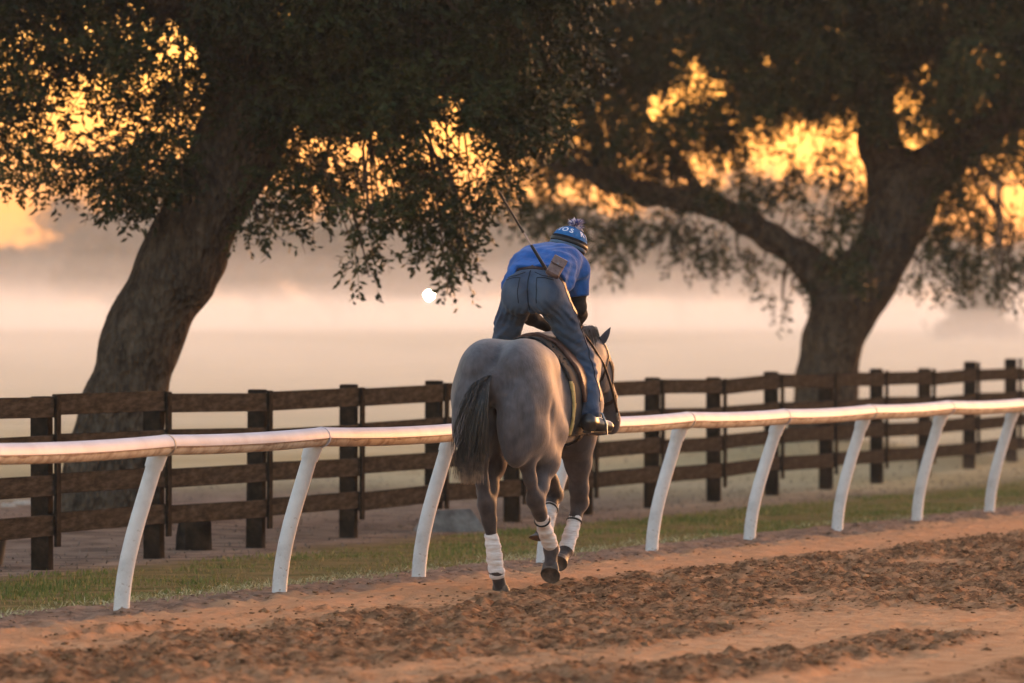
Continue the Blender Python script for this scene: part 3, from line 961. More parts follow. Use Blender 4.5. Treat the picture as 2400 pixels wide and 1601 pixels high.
    for px, py, q in holes:
        GB.append(g(B, px, py, q * 1.1, q * 1.1, .97, 91))
    twigs(oakB, chB, CB, r)
    P, D, T = fill(CB, GB, r)
    P = P - np.array(oakB.location)
    build_sprays('crown', P, D, r.uniform(.85, 1.35, len(P)), T, M_LEAF, oakB, r)
crowns()

# ------------------------------------------------------------------ far tree line in the mist
def far_tree(x, y, h, w, seed, label, kind):
    r = np.random.default_rng(seed)
    zg = float(terrain(np.array([x]), np.array([y]))[0])
    root = empty('pasture_tree', (x, y, zg - .1)); tag(root, label, 'tree', 'trees at the far side of the misty field')
    m = MB()
    lean = r.uniform(-.05, .05)
    m.tube([(0, 0, 0), (lean * h * .4, 0, h * .22), (lean * h, 0, h * .5), (lean * h * 1.3, 0, h * .8)], [.34, .26, .2, .06], 8)
    for q in range(5):
        a = r.uniform(0, 6.28); b = h * r.uniform(.25, .5)
        m.tube([(lean * h * .6, 0, b), (math.cos(a) * w * .2, math.sin(a) * w * .2, b + h * .12), (math.cos(a) * w * .38, math.sin(a) * w * .38, b + h * .2)], [.13, .09, .04], 6)
    m.build('trunk', M_BARK, root)
    nl = 46
    c = r.standard_normal((nl, 3)); c /= np.linalg.norm(c, axis=1, keepdims=True); c *= r.random((nl, 1)) ** .4
    c = c * [w * .5, w * .5, h * .36] + [0, 0, h * .62]
    n = 4200
    i = r.integers(0, nl, n)
    p = c[i] + r.standard_normal((n, 3)) * [w * .085, w * .085, h * .055]
    d = r.standard_normal((n, 3)); d /= np.linalg.norm(d, axis=1, keepdims=True)
    e = np.cross(d, r.standard_normal((n, 3))); e /= np.linalg.norm(e, axis=1, keepdims=True)
    s = r.uniform(.14, .34, (n, 1))
    V = np.stack([p - d * s, p + e * s * .5, p + d * s, p - e * s * .5], 1).reshape(-1, 3)
    F = np.arange(n * 4).reshape(-1, 4)
    o = mesh_np('crown', V, F, M_LEAF_FAR, root, False)
    float_attr(o, 'tone', np.repeat(r.random(n), 4)); o['kind'] = 'stuff'
    return root
FARLAB = 'hazy round-crowned tree in the row across the misty field'
rr_ = np.random.default_rng(5)
for k_, (px, top, Y, w) in enumerate([(-130, 520, 500, 9), (70, 545, 520, 8), (250, 430, 505, 10), (430, 400, 530, 10), (600, 420, 510, 10), (770, 440, 525, 9), (930, 520, 540, 9), (1080, 470, 515, 10), (1250, 450, 535, 9), (1420, 480, 520, 9),
                                      (1580, 400, 540, 10), (1730, 380, 520, 10), (1890, 420, 530, 9), (2050, 480, 545, 9), (2200, 545, 525, 8), (2340, 560, 540, 8), (2480, 520, 520, 9)]):
    x = (px - 1175) / 17300 * Y
    h = 1.66 + (756 - top) / 17300 * Y - 2.0
    far_tree(x, Y, h, w, 100 + k_, FARLAB, 0)

for k_, (px, top, Y, w) in enumerate([(590, 500, 400, 5.5), (770, 520, 390, 5.0), (930, 575, 410, 4.5), (1390, 545, 385, 5.0), (1560, 520, 400, 5.5), (1760, 530, 395, 5.5), (1930, 560, 405, 5.0), (250, 560, 395, 5.0)]):
    x = (px - 1175) / 17300 * Y
    h = 1.66 + (756 - top) / 17300 * Y - 1.85
    far_tree(x, Y, h, w, 200 + k_, 'smaller grey misty tree standing out in the field before the far row', 0)

# lone bush, utility poles and a yard light in the field
def pole(x, y, h, label, lamp=None):
    zg = float(terrain(np.array([x]), np.array([y]))[0])
    root = empty('utility_pole', (x, y, zg - .1)); tag(root, label, 'pole', 'poles in the misty field' if lamp is None else None)
    m = MB(); m.tube([(0, 0, 0), (0, 0, h * .5), (0, 0, h)], [.15, .135, .115], 10); m.build('shaft', M_WOOD, root)
    m = MB(); m.box((0, 0, h - .35), (1.6, .10, .12)); m.build('crossarm', M_WOOD, root)
    return root
pole((2292 - 1175) / 17300 * 228, 228, 5.2, 'thin misty pole beside the lone bush in the field')
pole((1368 - 1175) / 17300 * 330, 330, 5.0, 'faint misty pole standing in front of the far trees')
bx_, by_ = (2240 - 1175) / 17300 * 226, 226
zg = float(terrain(np.array([bx_]), np.array([by_]))[0])
bush = empty('bush', (bx_, by_, zg - .1)); tag(bush, 'low rounded bush alone in the misty field beside a pole', 'bush')
r = np.random.default_rng(77); n = 2600
c = np.array([[0, 0, .6], [-.5, 0, .5], [.6, 0, .45], [.05, 0, 1.3], [-.1, .2, 1.75], [.35, -.2, 1.1], [-.4, 0, 1.0], [.15, 0, 1.9], [-.9, 0, .3], [1.0, 0, .3]])
p = c[r.integers(0, len(c), n)] + r.standard_normal((n, 3)) * [.22, .22, .18]
d = r.standard_normal((n, 3)); d /= np.linalg.norm(d, axis=1, keepdims=True); e = np.cross(d, r.standard_normal((n, 3))); e /= np.linalg.norm(e, axis=1, keepdims=True)
V = np.stack([p - d * .12, p + e * .06, p + d * .12, p - e * .06], 1).reshape(-1, 3)
o = mesh_np('foliage', V, np.arange(n * 4).reshape(-1, 4), M_LEAF_FAR, bush, False); float_attr(o, 'tone', np.repeat(r.random(n), 4)); o['kind'] = 'stuff'
m = MB(); m.tube([(0, 0, 0), (.05, 0, .6), (0, 0, 1.2)], [.07, .05, .02], 6); m.build('stem', M_BARK, bush)

lx, ly = (985 - 1175) / 17300 * 300, 300
zg = float(terrain(np.array([lx]), np.array([ly]))[0])
lz = 1.66 + (756 - 678) / 17300 * 300
yl = empty('yard_light', (lx, ly, zg - .1)); tag(yl, 'lit round yard light glowing far off in the mist', 'lamp')
m = MB(); m.tube([(0, 0, 0), (0, 0, lz - zg + .03)], [.014, .012], 8); m.build('post', M_WOOD, yl)
mm, nt, p = new_mat('lamp_glow'); p.inputs['Emission Color'].default_value = (1, .86, .66, 1); p.inputs['Emission Strength'].default_value = 110
m = MB(); zc = lz - zg + .1
m.tube([(0, 0, zc - .08), (0, 0, zc - .065), (0, 0, zc - .035), (0, 0, zc), (0, 0, zc + .035), (0, 0, zc + .065), (0, 0, zc + .08)], [.015, .05, .07, .08, .07, .05, .015], 14); m.build('globe', mm, yl)
m = MB(); m.tube([(0, 0, zc + .078), (0, 0, zc + .10), (0, 0, zc + .13)], [.07, .055, .015], 12); m.build('cap', M_BLACK, yl)

# ------------------------------------------------------------------ haze and ground mist
def vol(name, colour, dens, aniso):
    m = bpy.data.materials.new(name); m.use_nodes = True
    nt = m.node_tree; nt.nodes.remove(nt.nodes['Principled BSDF'])
    v = nt.nodes.new('ShaderNodeVolumePrincipled')
    v.inputs['Color'].default_value = (*colour, 1); v.inputs['Density'].default_value = dens; v.inputs['Anisotropy'].default_value = aniso
    nt.links.new(v.outputs[0], nt.nodes['Material Output'].inputs['Volume'])
    m.cycles.homogeneous_volume = True
    return m
HAZE_D, MIST_D = .00019, (.0008, .0011, .0016, .0024, .0085, .0005)
hb = MB(); hb.box((0, 375, 8.0), (720, 830, 18.6)); hz = hb.build('haze', vol('haze', (.9, .88, .86), HAZE_D, .15), None, False)
tag(hz, kind='stuff')
for q, (y0, top) in enumerate([(114, 3.1), (120, 2.4), (116, 1.85), (108, 1.4), (72, 1.1), (125, 12.0)]):
    # a shallow bank of mist lying on the field, wavy on top and tapering to nothing at its rim
    xs = np.linspace(-230, 230, 150); ys = np.concatenate([np.linspace(y0, y0 + 60, 14), np.linspace(y0 + 66, 690 - q * 9, 60)])
    X, Y = np.meshgrid(xs, ys)
    edge = sstep(0, 45, Y - y0) * sstep(0, 40, 690 - q * 9 - Y) * sstep(0, 60, 230 - np.abs(X))
    bot = terrain(X, Y) - .6
    topz = bot + .55 + edge * (top + min(1, top * .33) * (.9 * vnoise(X * .09, Y * .022, seed=80 + q) + .6 * vnoise(X * .25, Y * .06, seed=95 + q)))
    n1 = X.size
    i = np.arange(n1).reshape(X.shape)
    V = np.concatenate([np.stack([X, Y, topz], -1).reshape(-1, 3), np.stack([X, Y, bot], -1).reshape(-1, 3)])
    F1 = np.stack([i[:-1, :-1], i[:-1, 1:], i[1:, 1:], i[1:, :-1]], -1).reshape(-1, 4)
    rim = np.concatenate([i[0, :], i[1:, -1], i[-1, -2::-1], i[-2:0:-1, 0]])
    nx_ = np.roll(rim, -1)
    F3 = np.stack([rim, rim + n1, nx_ + n1, nx_], -1)
    o = mesh_np('ground_mist', V, np.concatenate([F1, F1[:, ::-1] + n1, F3]), vol('ground_mist', (.84, .80, .76), MIST_D[q], .15), None, True)
    tag(o, 'low pale bank of ground mist lying over the far field', 'mist', 'layers of mist over the field', 'stuff')

# ------------------------------------------------------------------ horse (local frame: x right, y forward, z up, origin under the dock)
HEAD = R(-16.0)
HO = Vector((-.14, 46.55, 0))
def coat_material():
    m, nt, p = new_mat('grey_coat')
    N, L = nt.nodes, nt.links
    tc = N.new('ShaderNodeTexCoord')
    sp = N.new('ShaderNodeSeparateXYZ'); L.new(tc.outputs['Object'], sp.inputs[0])
    def noise(sc, det=4, st=(1, 1, 1)):
        mp = N.new('ShaderNodeMapping'); mp.inputs['Scale'].default_value = st; L.new(tc.outputs['Object'], mp.inputs[0])
        n = N.new('ShaderNodeTexNoise'); n.inputs['Scale'].default_value = sc; n.inputs['Detail'].default_value = det
        L.new(mp.outputs[0], n.inputs['Vector']); return n.outputs[0]
    def ramp(f, cols):
        r = N.new('ShaderNodeValToRGB'); e = r.color_ramp.elements
        while len(e) < len(cols): e.new(.5)
        for i, (q, c) in enumerate(cols):
            e[i].position = q; e[i].color = (*c, 1)
        L.new(f, r.inputs[0]); return r.outputs[0]
    def mix(f, a, b):
        x = N.new('ShaderNodeMix'); x.data_type = 'RGBA'
        L.new(f, x.inputs[0]) if not isinstance(f, float) else x.inputs[0].__setattr__('default_value', f)
        L.new(a, x.inputs[6]); L.new(b, x.inputs[7]); return x.outputs[2]
    grey = ramp(noise(9, 5), [(.33, (.048, .041, .044)), (.5, (.074, .064, .070)), (.66, (.112, .098, .106))])
    fine = ramp(noise(46, 4, (1, 1, .4)), [(.3, (.036, .030, .032)), (.7, (.125, .110, .118))])
    grey = mix(.45, grey, fine)
    vo = N.new('ShaderNodeTexVoronoi'); vo.inputs['Scale'].default_value = 17; vo.feature = 'SMOOTH_F1'
    dist = N.new('ShaderNodeMapping'); L.new(tc.outputs['Object'], dist.inputs[0]); L.new(dist.outputs[0], vo.inputs['Vector'])
    dap = ramp(vo.outputs['Distance'], [(.15, (.118, .105, .112)), (.6, (.042, .035, .037))])
    grey = mix(.30, grey, dap)
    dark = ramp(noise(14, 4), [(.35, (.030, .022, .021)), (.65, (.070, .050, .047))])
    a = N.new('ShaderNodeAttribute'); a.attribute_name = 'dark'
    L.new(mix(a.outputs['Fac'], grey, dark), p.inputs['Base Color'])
    p.inputs['Roughness'].default_value = .6
    p.inputs['Specular IOR Level'].default_value = .12
    p.inputs['Sheen Weight'].default_value = .15
    b = N.new('ShaderNodeBump'); b.inputs['Strength'].default_value = .25; b.inputs['Distance'].default_value = .01
    L.new(noise(120, 3, (1, 1, .3)), b.inputs['Height']); L.new(b.outputs[0], p.inputs['Normal'])
    return m
M_COAT = coat_material()
M_HOOF = mat('hoof_horn', [(.035, .027, .022), (.09, .065, .05), (.15, .11, .085)], scale=16, rough=.6, stretch=(1, 1, .4))
M_HAIR = mat('dark_horse_hair', [(.010, .008, .007), (.03, .022, .018), (.075, .055, .045)], scale=9, stretch=(4, 4, .5), rough=.5, lo=.3, hi=.75)
M_WRAP = mat('white_leg_wrap', [(.30, .20, .15), (.52, .43, .40), (.64, .56, .54), (.70, .63, .61)], lo=.28, hi=.6, scale=10, rough=.85, bump=.5, bscale=24, stretch=(.6, .6, 3.4))
M_STRAP = mat('black_strap', [(.008, .008, .009), (.02, .018, .018)], rough=.5)
M_LEATHER = mat('brown_leather', [(.040, .018, .013), (.085, .040, .028), (.13, .065, .045)], scale=10, rough=.5, spec=.15)
M_BLEATHER = mat('dark_leather', [(.012, .008, .007), (.03, .02, .017)], scale=12, rough=.5, spec=.15)
M_CLOTH = mat('black_saddle_cloth', [(.008, .008, .009), (.022, .02, .02)], rough=.9)
M_TRIM = mat('yellow_trim', [(.34, .22, .07), (.52, .38, .16)], scale=30, rough=.8)

LH = dict(stifle=(-.17, .62, 1.02), hock=(-.095, .27, .575), fet=(-.066, .39, .155), past=(-.06, .43, .085), toe=(-.057, .475, .0))
RH = dict(stifle=(.175, .72, 1.02), hock=(.172, .44, .60), fet=(.178, .78, .285), past=(.181, .76, .21), toe=(.184, .735, .125))
RF = dict(elbow=(.155, 1.47, .98), knee=(.093, 1.75, .555), fet=(.045, 1.60, .245), past=(.042, 1.53, .205), toe=(.038, 1.46, .165))
LF = dict(elbow=(-.15, 1.47, .98), knee=(-.075, 1.74, .60), fet=(-.06, 1.47, .38), past=(-.06, 1.40, .36), toe=(-.06, 1.33, .335))
v_ = lambda p: np.array(p, dtype=float)
lp = lambda a, b, t: tuple(v_(a) * (1 - t) + v_(b) * t)

hs = SDF((-.46, -.12, -.06), (.46, 2.75, 1.78), .0125)
# trunk
hs.ell((0, 1.05, 1.225), (.262, .66, .315), .05)
hs.ell((0, .95, 1.28), (.24, .6, .29), .08)
hs.ell((0, 1.42, 1.20), (.235, .38, .35), .10)
hs.ell((0, 1.62, 1.17), (.20, .26, .30), .10)
for s in (-1, 1):
    hs.ell((.118 * s, .44, 1.385), (.165, .40, .215), .06, rot=(R(-6), 0, 0))        # croup lobes
    hs.ell((.170 * s, .30, 1.18), (.135, .27, .33), .07, rot=(R(-14), 0, 0))         # quarters
    hs.ell((.135 * s, .13, 1.07), (.112, .15, .27), .07)                             # hamstrings
    hs.ell((.185 * s, .50, 1.14), (.098, .22, .25), .07, rot=(R(20), 0, 0))          # thigh front
    hs.ell((.185 * s, .60, 1.42), (.075, .12, .09), .08)                             # point of hip
    hs.ell((.165 * s, 1.55, 1.13), (.085, .19, .30), .08, rot=(R(-22), 0, 0))        # shoulder
    hs.ell((.205 * s, 1.02, 1.14), (.06, .34, .19), .10)                             # rib spring
hs.ell((0, 1.45, 1.475), (.095, .30, .115), .12)                                     # withers
hs.ell((0, .75, 1.50), (.10, .45, .085), .10)                                        # loin
hs.ell((0, .085, 1.30), (.075, .10, .10), .07)                                       # dock
for s in (-1, 1):
    hs.cone((.235 * s, .00, 1.28), .02, (.235 * s, .02, .92), .02, .075, op='sub')
    hs.cone((.325 * s, .30, 1.20), .02, (.30 * s, .34, .96), .02, .07, op='sub')
    hs.cone((.30 * s, .80, 1.40), .03, (.335 * s, .80, 1.05), .03, .08, op='sub')
hs.cone((0, .5, 1.66), .018, (0, .95, 1.62), .014, .05, op='sub')                    # crease over the croup
hs.cone((0, -.06, 1.18), .025, (0, .03, .80), .03, .09, op='sub')                    # cleft between the quarters
# neck and head
hs.chain([((0, 1.60, 1.30), .225), ((.012, 1.86, 1.385), .165), ((.03, 2.08, 1.47), .118), ((.045, 2.20, 1.50), .10)], .09)
hs.chain([((0, 1.50, 1.47), .10), ((.012, 1.80, 1.535), .075), ((.035, 2.12, 1.575), .06)], .08)
hs.chain([((.048, 2.20, 1.51), .088), ((.058, 2.30, 1.40), .096), ((.075, 2.42, 1.22), .070), ((.088, 2.50, 1.08), .060), ((.09, 2.53, 1.03), .055)], .05)
for s in (-1, 1):
    hs.ell((.056 + .052 * s, 2.245, 1.36), (.042, .115, .10), .05, rot=(R(-55), 0, 0))   # cheek
    hs.ell((.062 + .078 * s, 2.285, 1.425), (.028, .045, .03), .03, rot=(R(-55), 0, 0))  # brow
# hind legs
for q, s in ((LH, -1), (RH, 1)):
    hip = (.15 * s, .30, 1.25)
    hs.cone(hip, .16, q['stifle'], .112, .08)
    hs.cone((.165 * s, .26, 1.02), .125, lp(q['stifle'], q['hock'], .42), .095, .08)
    hs.chain([(q['stifle'], .108), (lp(q['stifle'], q['hock'], .45), .088), (lp(q['stifle'], q['hock'], .8), .058), (q['hock'], .054)], .06)
    back = (v_(q['hock']) + (0, -.045, .03))
    hs.chain([(lp((.15 * s, .20, .98), back, .35), .065), (lp((.15 * s, .20, .98), back, .72), .034), (tuple(back), .030)], .05)   # achilles tendon and point of hock
    hs.cone(back, .030, lp(q['hock'], q['fet'], .2), .040, .04)
    hs.chain([(q['hock'], .050), (lp(q['hock'], q['fet'], .28), .038), (lp(q['hock'], q['fet'], .8), .033), (q['fet'], .044), (q['past'], .036)], .035)
    hs.cone(q['past'], .036, lp(q['past'], q['toe'], .3), .042, .02)
for q, s in ((LF, -1), (RF, 1)):
    hs.cone((.165 * s, 1.58, 1.18), .12, q['elbow'], .108, .08)
    hs.chain([(q['elbow'], .105), (lp(q['elbow'], q['knee'], .4), .080), (lp(q['elbow'], q['knee'], .8), .054), (q['knee'], .052)], .05)
    hs.ell(v_(q['knee']) + (0, .015, .0), (.047, .048, .062), .04)
    hs.chain([(q['knee'], .046), (lp(q['knee'], q['fet'], .3), .035), (lp(q['knee'], q['fet'], .8), .031), (q['fet'], .042), (q['past'], .034)], .035)
    hs.cone(q['past'], .034, lp(q['past'], q['toe'], .3), .040, .02)
HV = hs.V
hv, hf = hs.mesh()
horse = empty('horse', HO, HEAD); tag(horse, 'grey racehorse cantering away on the dirt track with white leg wraps', 'horse')
body = mesh_np('body', hv, hf, M_COAT, horse)
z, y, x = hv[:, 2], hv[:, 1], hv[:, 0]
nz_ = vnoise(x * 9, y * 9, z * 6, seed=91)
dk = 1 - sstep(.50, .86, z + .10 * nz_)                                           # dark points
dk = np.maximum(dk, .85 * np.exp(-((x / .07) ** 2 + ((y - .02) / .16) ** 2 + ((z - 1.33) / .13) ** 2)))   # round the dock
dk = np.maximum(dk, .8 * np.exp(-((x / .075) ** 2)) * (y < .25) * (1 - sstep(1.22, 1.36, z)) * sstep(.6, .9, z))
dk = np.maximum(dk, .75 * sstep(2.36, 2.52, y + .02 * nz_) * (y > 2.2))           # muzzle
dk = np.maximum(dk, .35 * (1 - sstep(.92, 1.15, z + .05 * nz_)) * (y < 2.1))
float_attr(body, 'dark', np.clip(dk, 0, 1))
horse_bvh = BVHTree.FromPolygons([tuple(p) for p in hv], [tuple(int(i) for i in f) for f in hf])

# hooves
def hoof(q, sole):
    p, t = Vector(q['past']), Vector(q['toe'])
    sole = Vector(sole).normalized()
    ax = (t - p).normalized()
    side = sole.cross(ax).normalized(); fwd = side.cross(sole).normalized()
    if fwd.dot(Vector((0, 1, 0))) < 0 and abs(sole.z) > .6: fwd, side = -fwd, -side
    top = p.lerp(t, .22); bot = t
    V, F = [], []
    n = 18
    for f, r in ((0, .044), (.12, .049), (.55, .056), (1.0, .063)):
        c = top.lerp(bot, f)
        for k in range(n):
            a = 2 * math.pi * k / n
            e = 1.12 if math.cos(a) > 0 else .80
            V.append(c + fwd * math.cos(a) * r * e + side * math.sin(a) * r)
    for f, r in ((1.0, .048), (.93, .040), (.90, .004)):            # hollow sole
        c = top.lerp(bot, f)
        for k in range(n):
            a = 2 * math.pi * k / n
            e = 1.12 if math.cos(a) > 0 else .80
            V.append(c + fwd * math.cos(a) * r * e + side * math.sin(a) * r)
    nr = 7
    for i in range(nr - 1):
        for k in range(n):
            j = (k + 1) % n
            F.append((i * n + k, i * n + j, (i + 1) * n + j, (i + 1) * n + k))
    m = MB(); m.add(V, F)
    m.build('hoof', M_HOOF, horse)
hoof(LH, (0, .05, -1)); hoof(RH, (.03, -.85, -.55)); hoof(RF, (0, -.85, -.55)); hoof(LF, (0, -.35, -.95))

# leg wraps with their straps
def wrap(a, b, t0, t1, r0, r1, up=True):
    a, b = Vector(a), Vector(b)
    p, q = a.lerp(b, t0), a.lerp(b, t1)
    V, F, n, ns = [], [], 22, 22
    ax = (q - p).normalized(); u = ax.orthogonal().normalized(); w = ax.cross(u)
    for i in range(ns + 1):
        f = i / ns
        r = (r0 + (r1 - r0) * f) * (1 + .035 * math.sin(f * 21 + a.x * 40)) + .004 * math.exp(-((f - .5) / .3) ** 2)
        if i in (0, ns): r -= .006
        c = p.lerp(q, f)
        for k in range(n):
            an = 2 * math.pi * k / n
            rr = r * (1 + .03 * math.sin(3 * an + f * 9)) + .0025 * math.sin(an + f * 34)
            V.append(c + u * math.cos(an) * rr + w * math.sin(an) * rr)
    for i in range(ns):
        for k in range(n):
            j = (k + 1) % n
            F.append((i * n + k, (i + 1) * n + k, (i + 1) * n + j, i * n + j))
    F.append(tuple(range(n))); F.append(tuple(range((ns + 1) * n - 1, ns * n - 1, -1)))
    m = MB(); m.add(V, F)
    o = m.build('leg_wrap', M_WRAP, horse)
    return o, p, q, ax, u, w
def strap(w_, t, r):
    o, p, q, ax, u, w = w_
    c = p.lerp(q, t)
    m = MB(); pts = [c + u * math.cos(a) * r + w * math.sin(a) * r + ax * .004 * math.sin(a) for a in np.linspace(0, 2 * math.pi, 25)]
    m.tube(pts, .0065, 6, cap=False); m.build('strap', M_STRAP, o)
wrap(LH['hock'], LH['fet'], .44, 1.10, .043, .050)
w = wrap(RH['hock'], RH['fet'], .36, 1.08, .042, .049); strap(w, .10, .046)
w = wrap(RF['knee'], RF['fet'], .24, 1.08, .041, .048); strap(w, .18, .046)
w = wrap(LF['knee'], LF['fet'], .24, 1.08, .041, .048); strap(w, .18, .046)

# hair: tail, mane
def strands(name, paths, mat_, parent, w0=.0032, seed=1):
    """paths: list of point arrays; each becomes a thin tapered three-sided tube"""
    V, F = [], []
    for pts in paths:
        n = len(pts); base = len(V)
        for i, p in enumerate(pts):
            r = w0 * (1 - .75 * (i / (n - 1)) ** 2)
            for k in range(3):
                a = 2.094 * k
                V.append((p[0] + r * math.cos(a), p[1] + r * math.sin(a), p[2]))
        for i in range(n - 1):
            for k in range(3):
                j = (k + 1) % 3
                F.append((base + i * 3 + k, base + i * 3 + j, base + i * 3 + 3 + j, base + i * 3 + 3 + k))
    o = mesh_np(name, V, F, mat_, parent, True)
    return o
def tail():
    r = np.random.default_rng(21)
    ctrl = np.array([(0, .0, 1.375), (-.004, -.075, 1.33), (-.02, -.125, 1.20), (-.055, -.13, 1.03), (-.085, -.115, .88), (-.105, -.10, .70)])
    wid = np.array([.010, .016, .032, .056, .074, .084])
    t = np.linspace(0, 1, 13)
    paths = []
    tc_ = np.linspace(0, 1, len(ctrl))
    for i in range(2300):
        e = r.standard_normal(2) * .5
        e *= min(1, 1.5 / max(np.hypot(*e), 1e-3))
        L = r.uniform(.80, 1.0) if r.random() < .9 else r.uniform(.5, .8)
        tt = t * L
        c = np.stack([np.interp(tt, tc_, ctrl[:, k]) for k in range(3)], 1)
        w_ = np.interp(tt, tc_, wid)
        ph = r.uniform(0, 6.28)
        c[:, 0] += e[0] * w_ + .006 * np.sin(tt * 9 + ph) * tt
        c[:, 1] += e[1] * w_ * .45 + .006 * np.cos(tt * 8 + ph) * tt
        paths.append(c)
    for i in range(60):                                        # stray hairs blown aside
        L = r.uniform(.5, .95); tt = t * L
        c = np.stack([np.interp(tt, tc_, ctrl[:, k]) for k in range(3)], 1)
        c[:, 0] += -r.uniform(.04, .13) * np.sin(tt * 2.6) + .01 * np.sin(tt * 12 + i)
        c[:, 1] += r.uniform(-.05, .02)
        paths.append(c)
    o = strands('tail', paths, M_TAIL, horse, .0024)
    o['kind'] = 'stuff'
def tail_material():
    m, nt, p = new_mat('tail_hair')
    N, L = nt.nodes, nt.links
    tc = N.new('ShaderNodeTexCoord'); sp = N.new('ShaderNodeSeparateXYZ'); L.new(tc.outputs['Object'], sp.inputs[0])
    nz = N.new('ShaderNodeTexNoise'); nz.inputs['Scale'].default_value = 28; L.new(tc.outputs['Object'], nz.inputs['Vector'])
    mr = N.new('ShaderNodeMath'); mr.operation = 'MULTIPLY_ADD'; L.new(nz.outputs[0], mr.inputs[0]); mr.inputs[1].default_value = .22; L.new(sp.outputs['Z'], mr.inputs[2])
    r = N.new('ShaderNodeValToRGB'); e = r.color_ramp.elements
    e[0].position = .84; e[0].color = (.30, .185, .12, 1); e[1].position = 1.0; e[1].color = (.012, .009, .008, 1)
    e.new(.90).color = (.10, .065, .047, 1)
    L.new(mr.outputs[0], r.inputs[0])
    n2 = N.new('ShaderNodeTexNoise'); n2.inputs['Scale'].default_value = 60
    mp = N.new('ShaderNodeMapping'); mp.inputs['Scale'].default_value = (1, 1, .05); L.new(tc.outputs['Object'], mp.inputs[0]); L.new(mp.outputs[0], n2.inputs['Vector'])
    r2 = N.new('ShaderNodeValToRGB'); r2.color_ramp.elements[0].position = .58; r2.color_ramp.elements[1].position = .72; L.new(n2.outputs[0], r2.inputs[0])
    x = N.new('ShaderNodeMix'); x.data_type = 'RGBA'; L.new(r2.outputs[0], x.inputs[0]); L.new(r.outputs[0], x.inputs[6]); x.inputs[7].default_value = (.10, .075, .066, 1)
    L.new(x.outputs[2], p.inputs['Base Color']); p.inputs['Roughness'].default_value = .45
    return m
M_TAIL = tail_material()
tail()
def mane():
    r = np.random.default_rng(22)
    paths = []
    for i in range(620):
        f = r.random()
        a = v_((0, 1.52, 1.57)) * (1 - f) + v_((.04, 2.16, 1.635)) * f
        a[2] += .015 * math.sin(f * 3.14)
        L = r.uniform(.10, .20)
        side = 1 if r.random() < .7 else -1
        t = np.linspace(0, 1, 8)
        c = a + np.stack([side * (.02 + .11 * t ** .8) * L * 4.5 * r.uniform(.6, 1), -.05 * t + .03 * r.standard_normal() * t, (.06 * np.sin(t * 2.6) - .75 * t * t * L) + .012], 1)
        paths.append(c)
    for i in range(90):                                         # tuft blown up by the rider's hand
        a = v_((.06, 1.66, 1.60)) + r.standard_normal(3) * [.015, .04, .008]
        t = np.linspace(0, 1, 8); L = r.uniform(.08, .16)
        c = a + np.stack([.55 * L * t + .25 * L * t ** 3 * r.uniform(.3, 1.5), -.2 * L * t, L * (1.0 * t - .75 * t * t * r.uniform(.5, 1.3))], 1)
        paths.append(c)
    o = strands('mane', paths, M_HAIR, horse, .0035); o['kind'] = 'stuff'
mane()

# ears and eyes
def ear(base, tip, wid, face):
    b, t = Vector(base), Vector(tip); ax = (t - b); face = Vector(face).normalized()
    side = ax.cross(face).normalized()
    V, F, n = [], [], 10
    for i, (f, w_) in enumerate(((0, .62), (.15, .82), (.35, 1.0), (.6, .80), (.8, .48), (.95, .16), (1.0, .03))):
        c = b + ax * f + face * (.010 * math.sin(f * 3))
        for k in range(n):
            a = 2 * math.pi * k / n
            d = math.cos(a) * .42
            if d > 0: d *= -.25 if .1 < f < .9 else .3              # hollow on the open side
            V.append(c + side * math.sin(a) * w_ * wid + face * d * w_ * wid)
    for i in range(6):
        for k in range(n):
            j = (k + 1) % n
            F.append((i * n + k, i * n + j, (i + 1) * n + j, (i + 1) * n + k))
    F.append(tuple(range(6 * n, 7 * n)))
    m = MB(); m.add(V, F); m.build('ear', M_COAT, horse)
ear((.105, 2.165, 1.555), (.190, 2.15, 1.675), .034, (.25, .8, -.3))
ear((-.005, 2.175, 1.565), (-.06, 2.16, 1.695), .034, (-.3, .8, .0))
M_EYE = mat('dark_eye', [(.006, .004, .004), (.012, .008, .007)], rough=.08, spec=.8)
for s in (-1, 1):
    m = MB(); c = Vector((.062 + .088 * s, 2.30, 1.402)); u_ = Vector((s, .25, .1)).normalized()
    pts = [c + u_ * d for d in (-.012, -.006, 0, .006, .011)]
    m.tube(pts, [.008, .017, .020, .016, .004], 12); m.build('eye', M_EYE, horse)

# --- ribbons laid on a surface
def snap(bvh, p, off, ray=None):
    q = None
    if ray:
        q, nrm, i, d = bvh.ray_cast(Vector(p) - Vector(ray) * .5, Vector(ray))
    if q is None:
        q, nrm, i, d = bvh.find_nearest(Vector(p))
    return q + nrm * off, nrm
def ribbon(name, pts, width, thick, bvh, mat_, parent, off=None, sub=5, ray=None):
    P = [Vector(p) for p in pts]; dense = []
    for a, b in zip(P[:-1], P[1:]):
        dense += [a.lerp(b, k / sub) for k in range(sub)]
    dense.append(P[-1])
    S = [snap(bvh, p, off if off is not None else thick * .5, ray) for p in dense]
    V, F = [], []
    n = len(S)
    for i, (p, nr) in enumerate(S):
        t = (S[min(i + 1, n - 1)][0] - S[max(i - 1, 0)][0]).normalized()
        s = t.cross(nr).normalized()
        for a, b in ((-1, -1), (1, -1), (1, 1), (-1, 1)):
            V.append(p + s * a * width / 2 + nr * b * thick / 2)
    for i in range(n - 1):
        for k in range(4):
            j = (k + 1) % 4
            F.append((i * 4 + k, i * 4 + j, (i + 1) * 4 + j, (i + 1) * 4 + k))
    F.append((3, 2, 1, 0)); F.append(((n - 1) * 4, (n - 1) * 4 + 1, (n - 1) * 4 + 2, (n - 1) * 4 + 3))
    m = MB(); m.add(V, F)
    return m.build(name, mat_, parent)

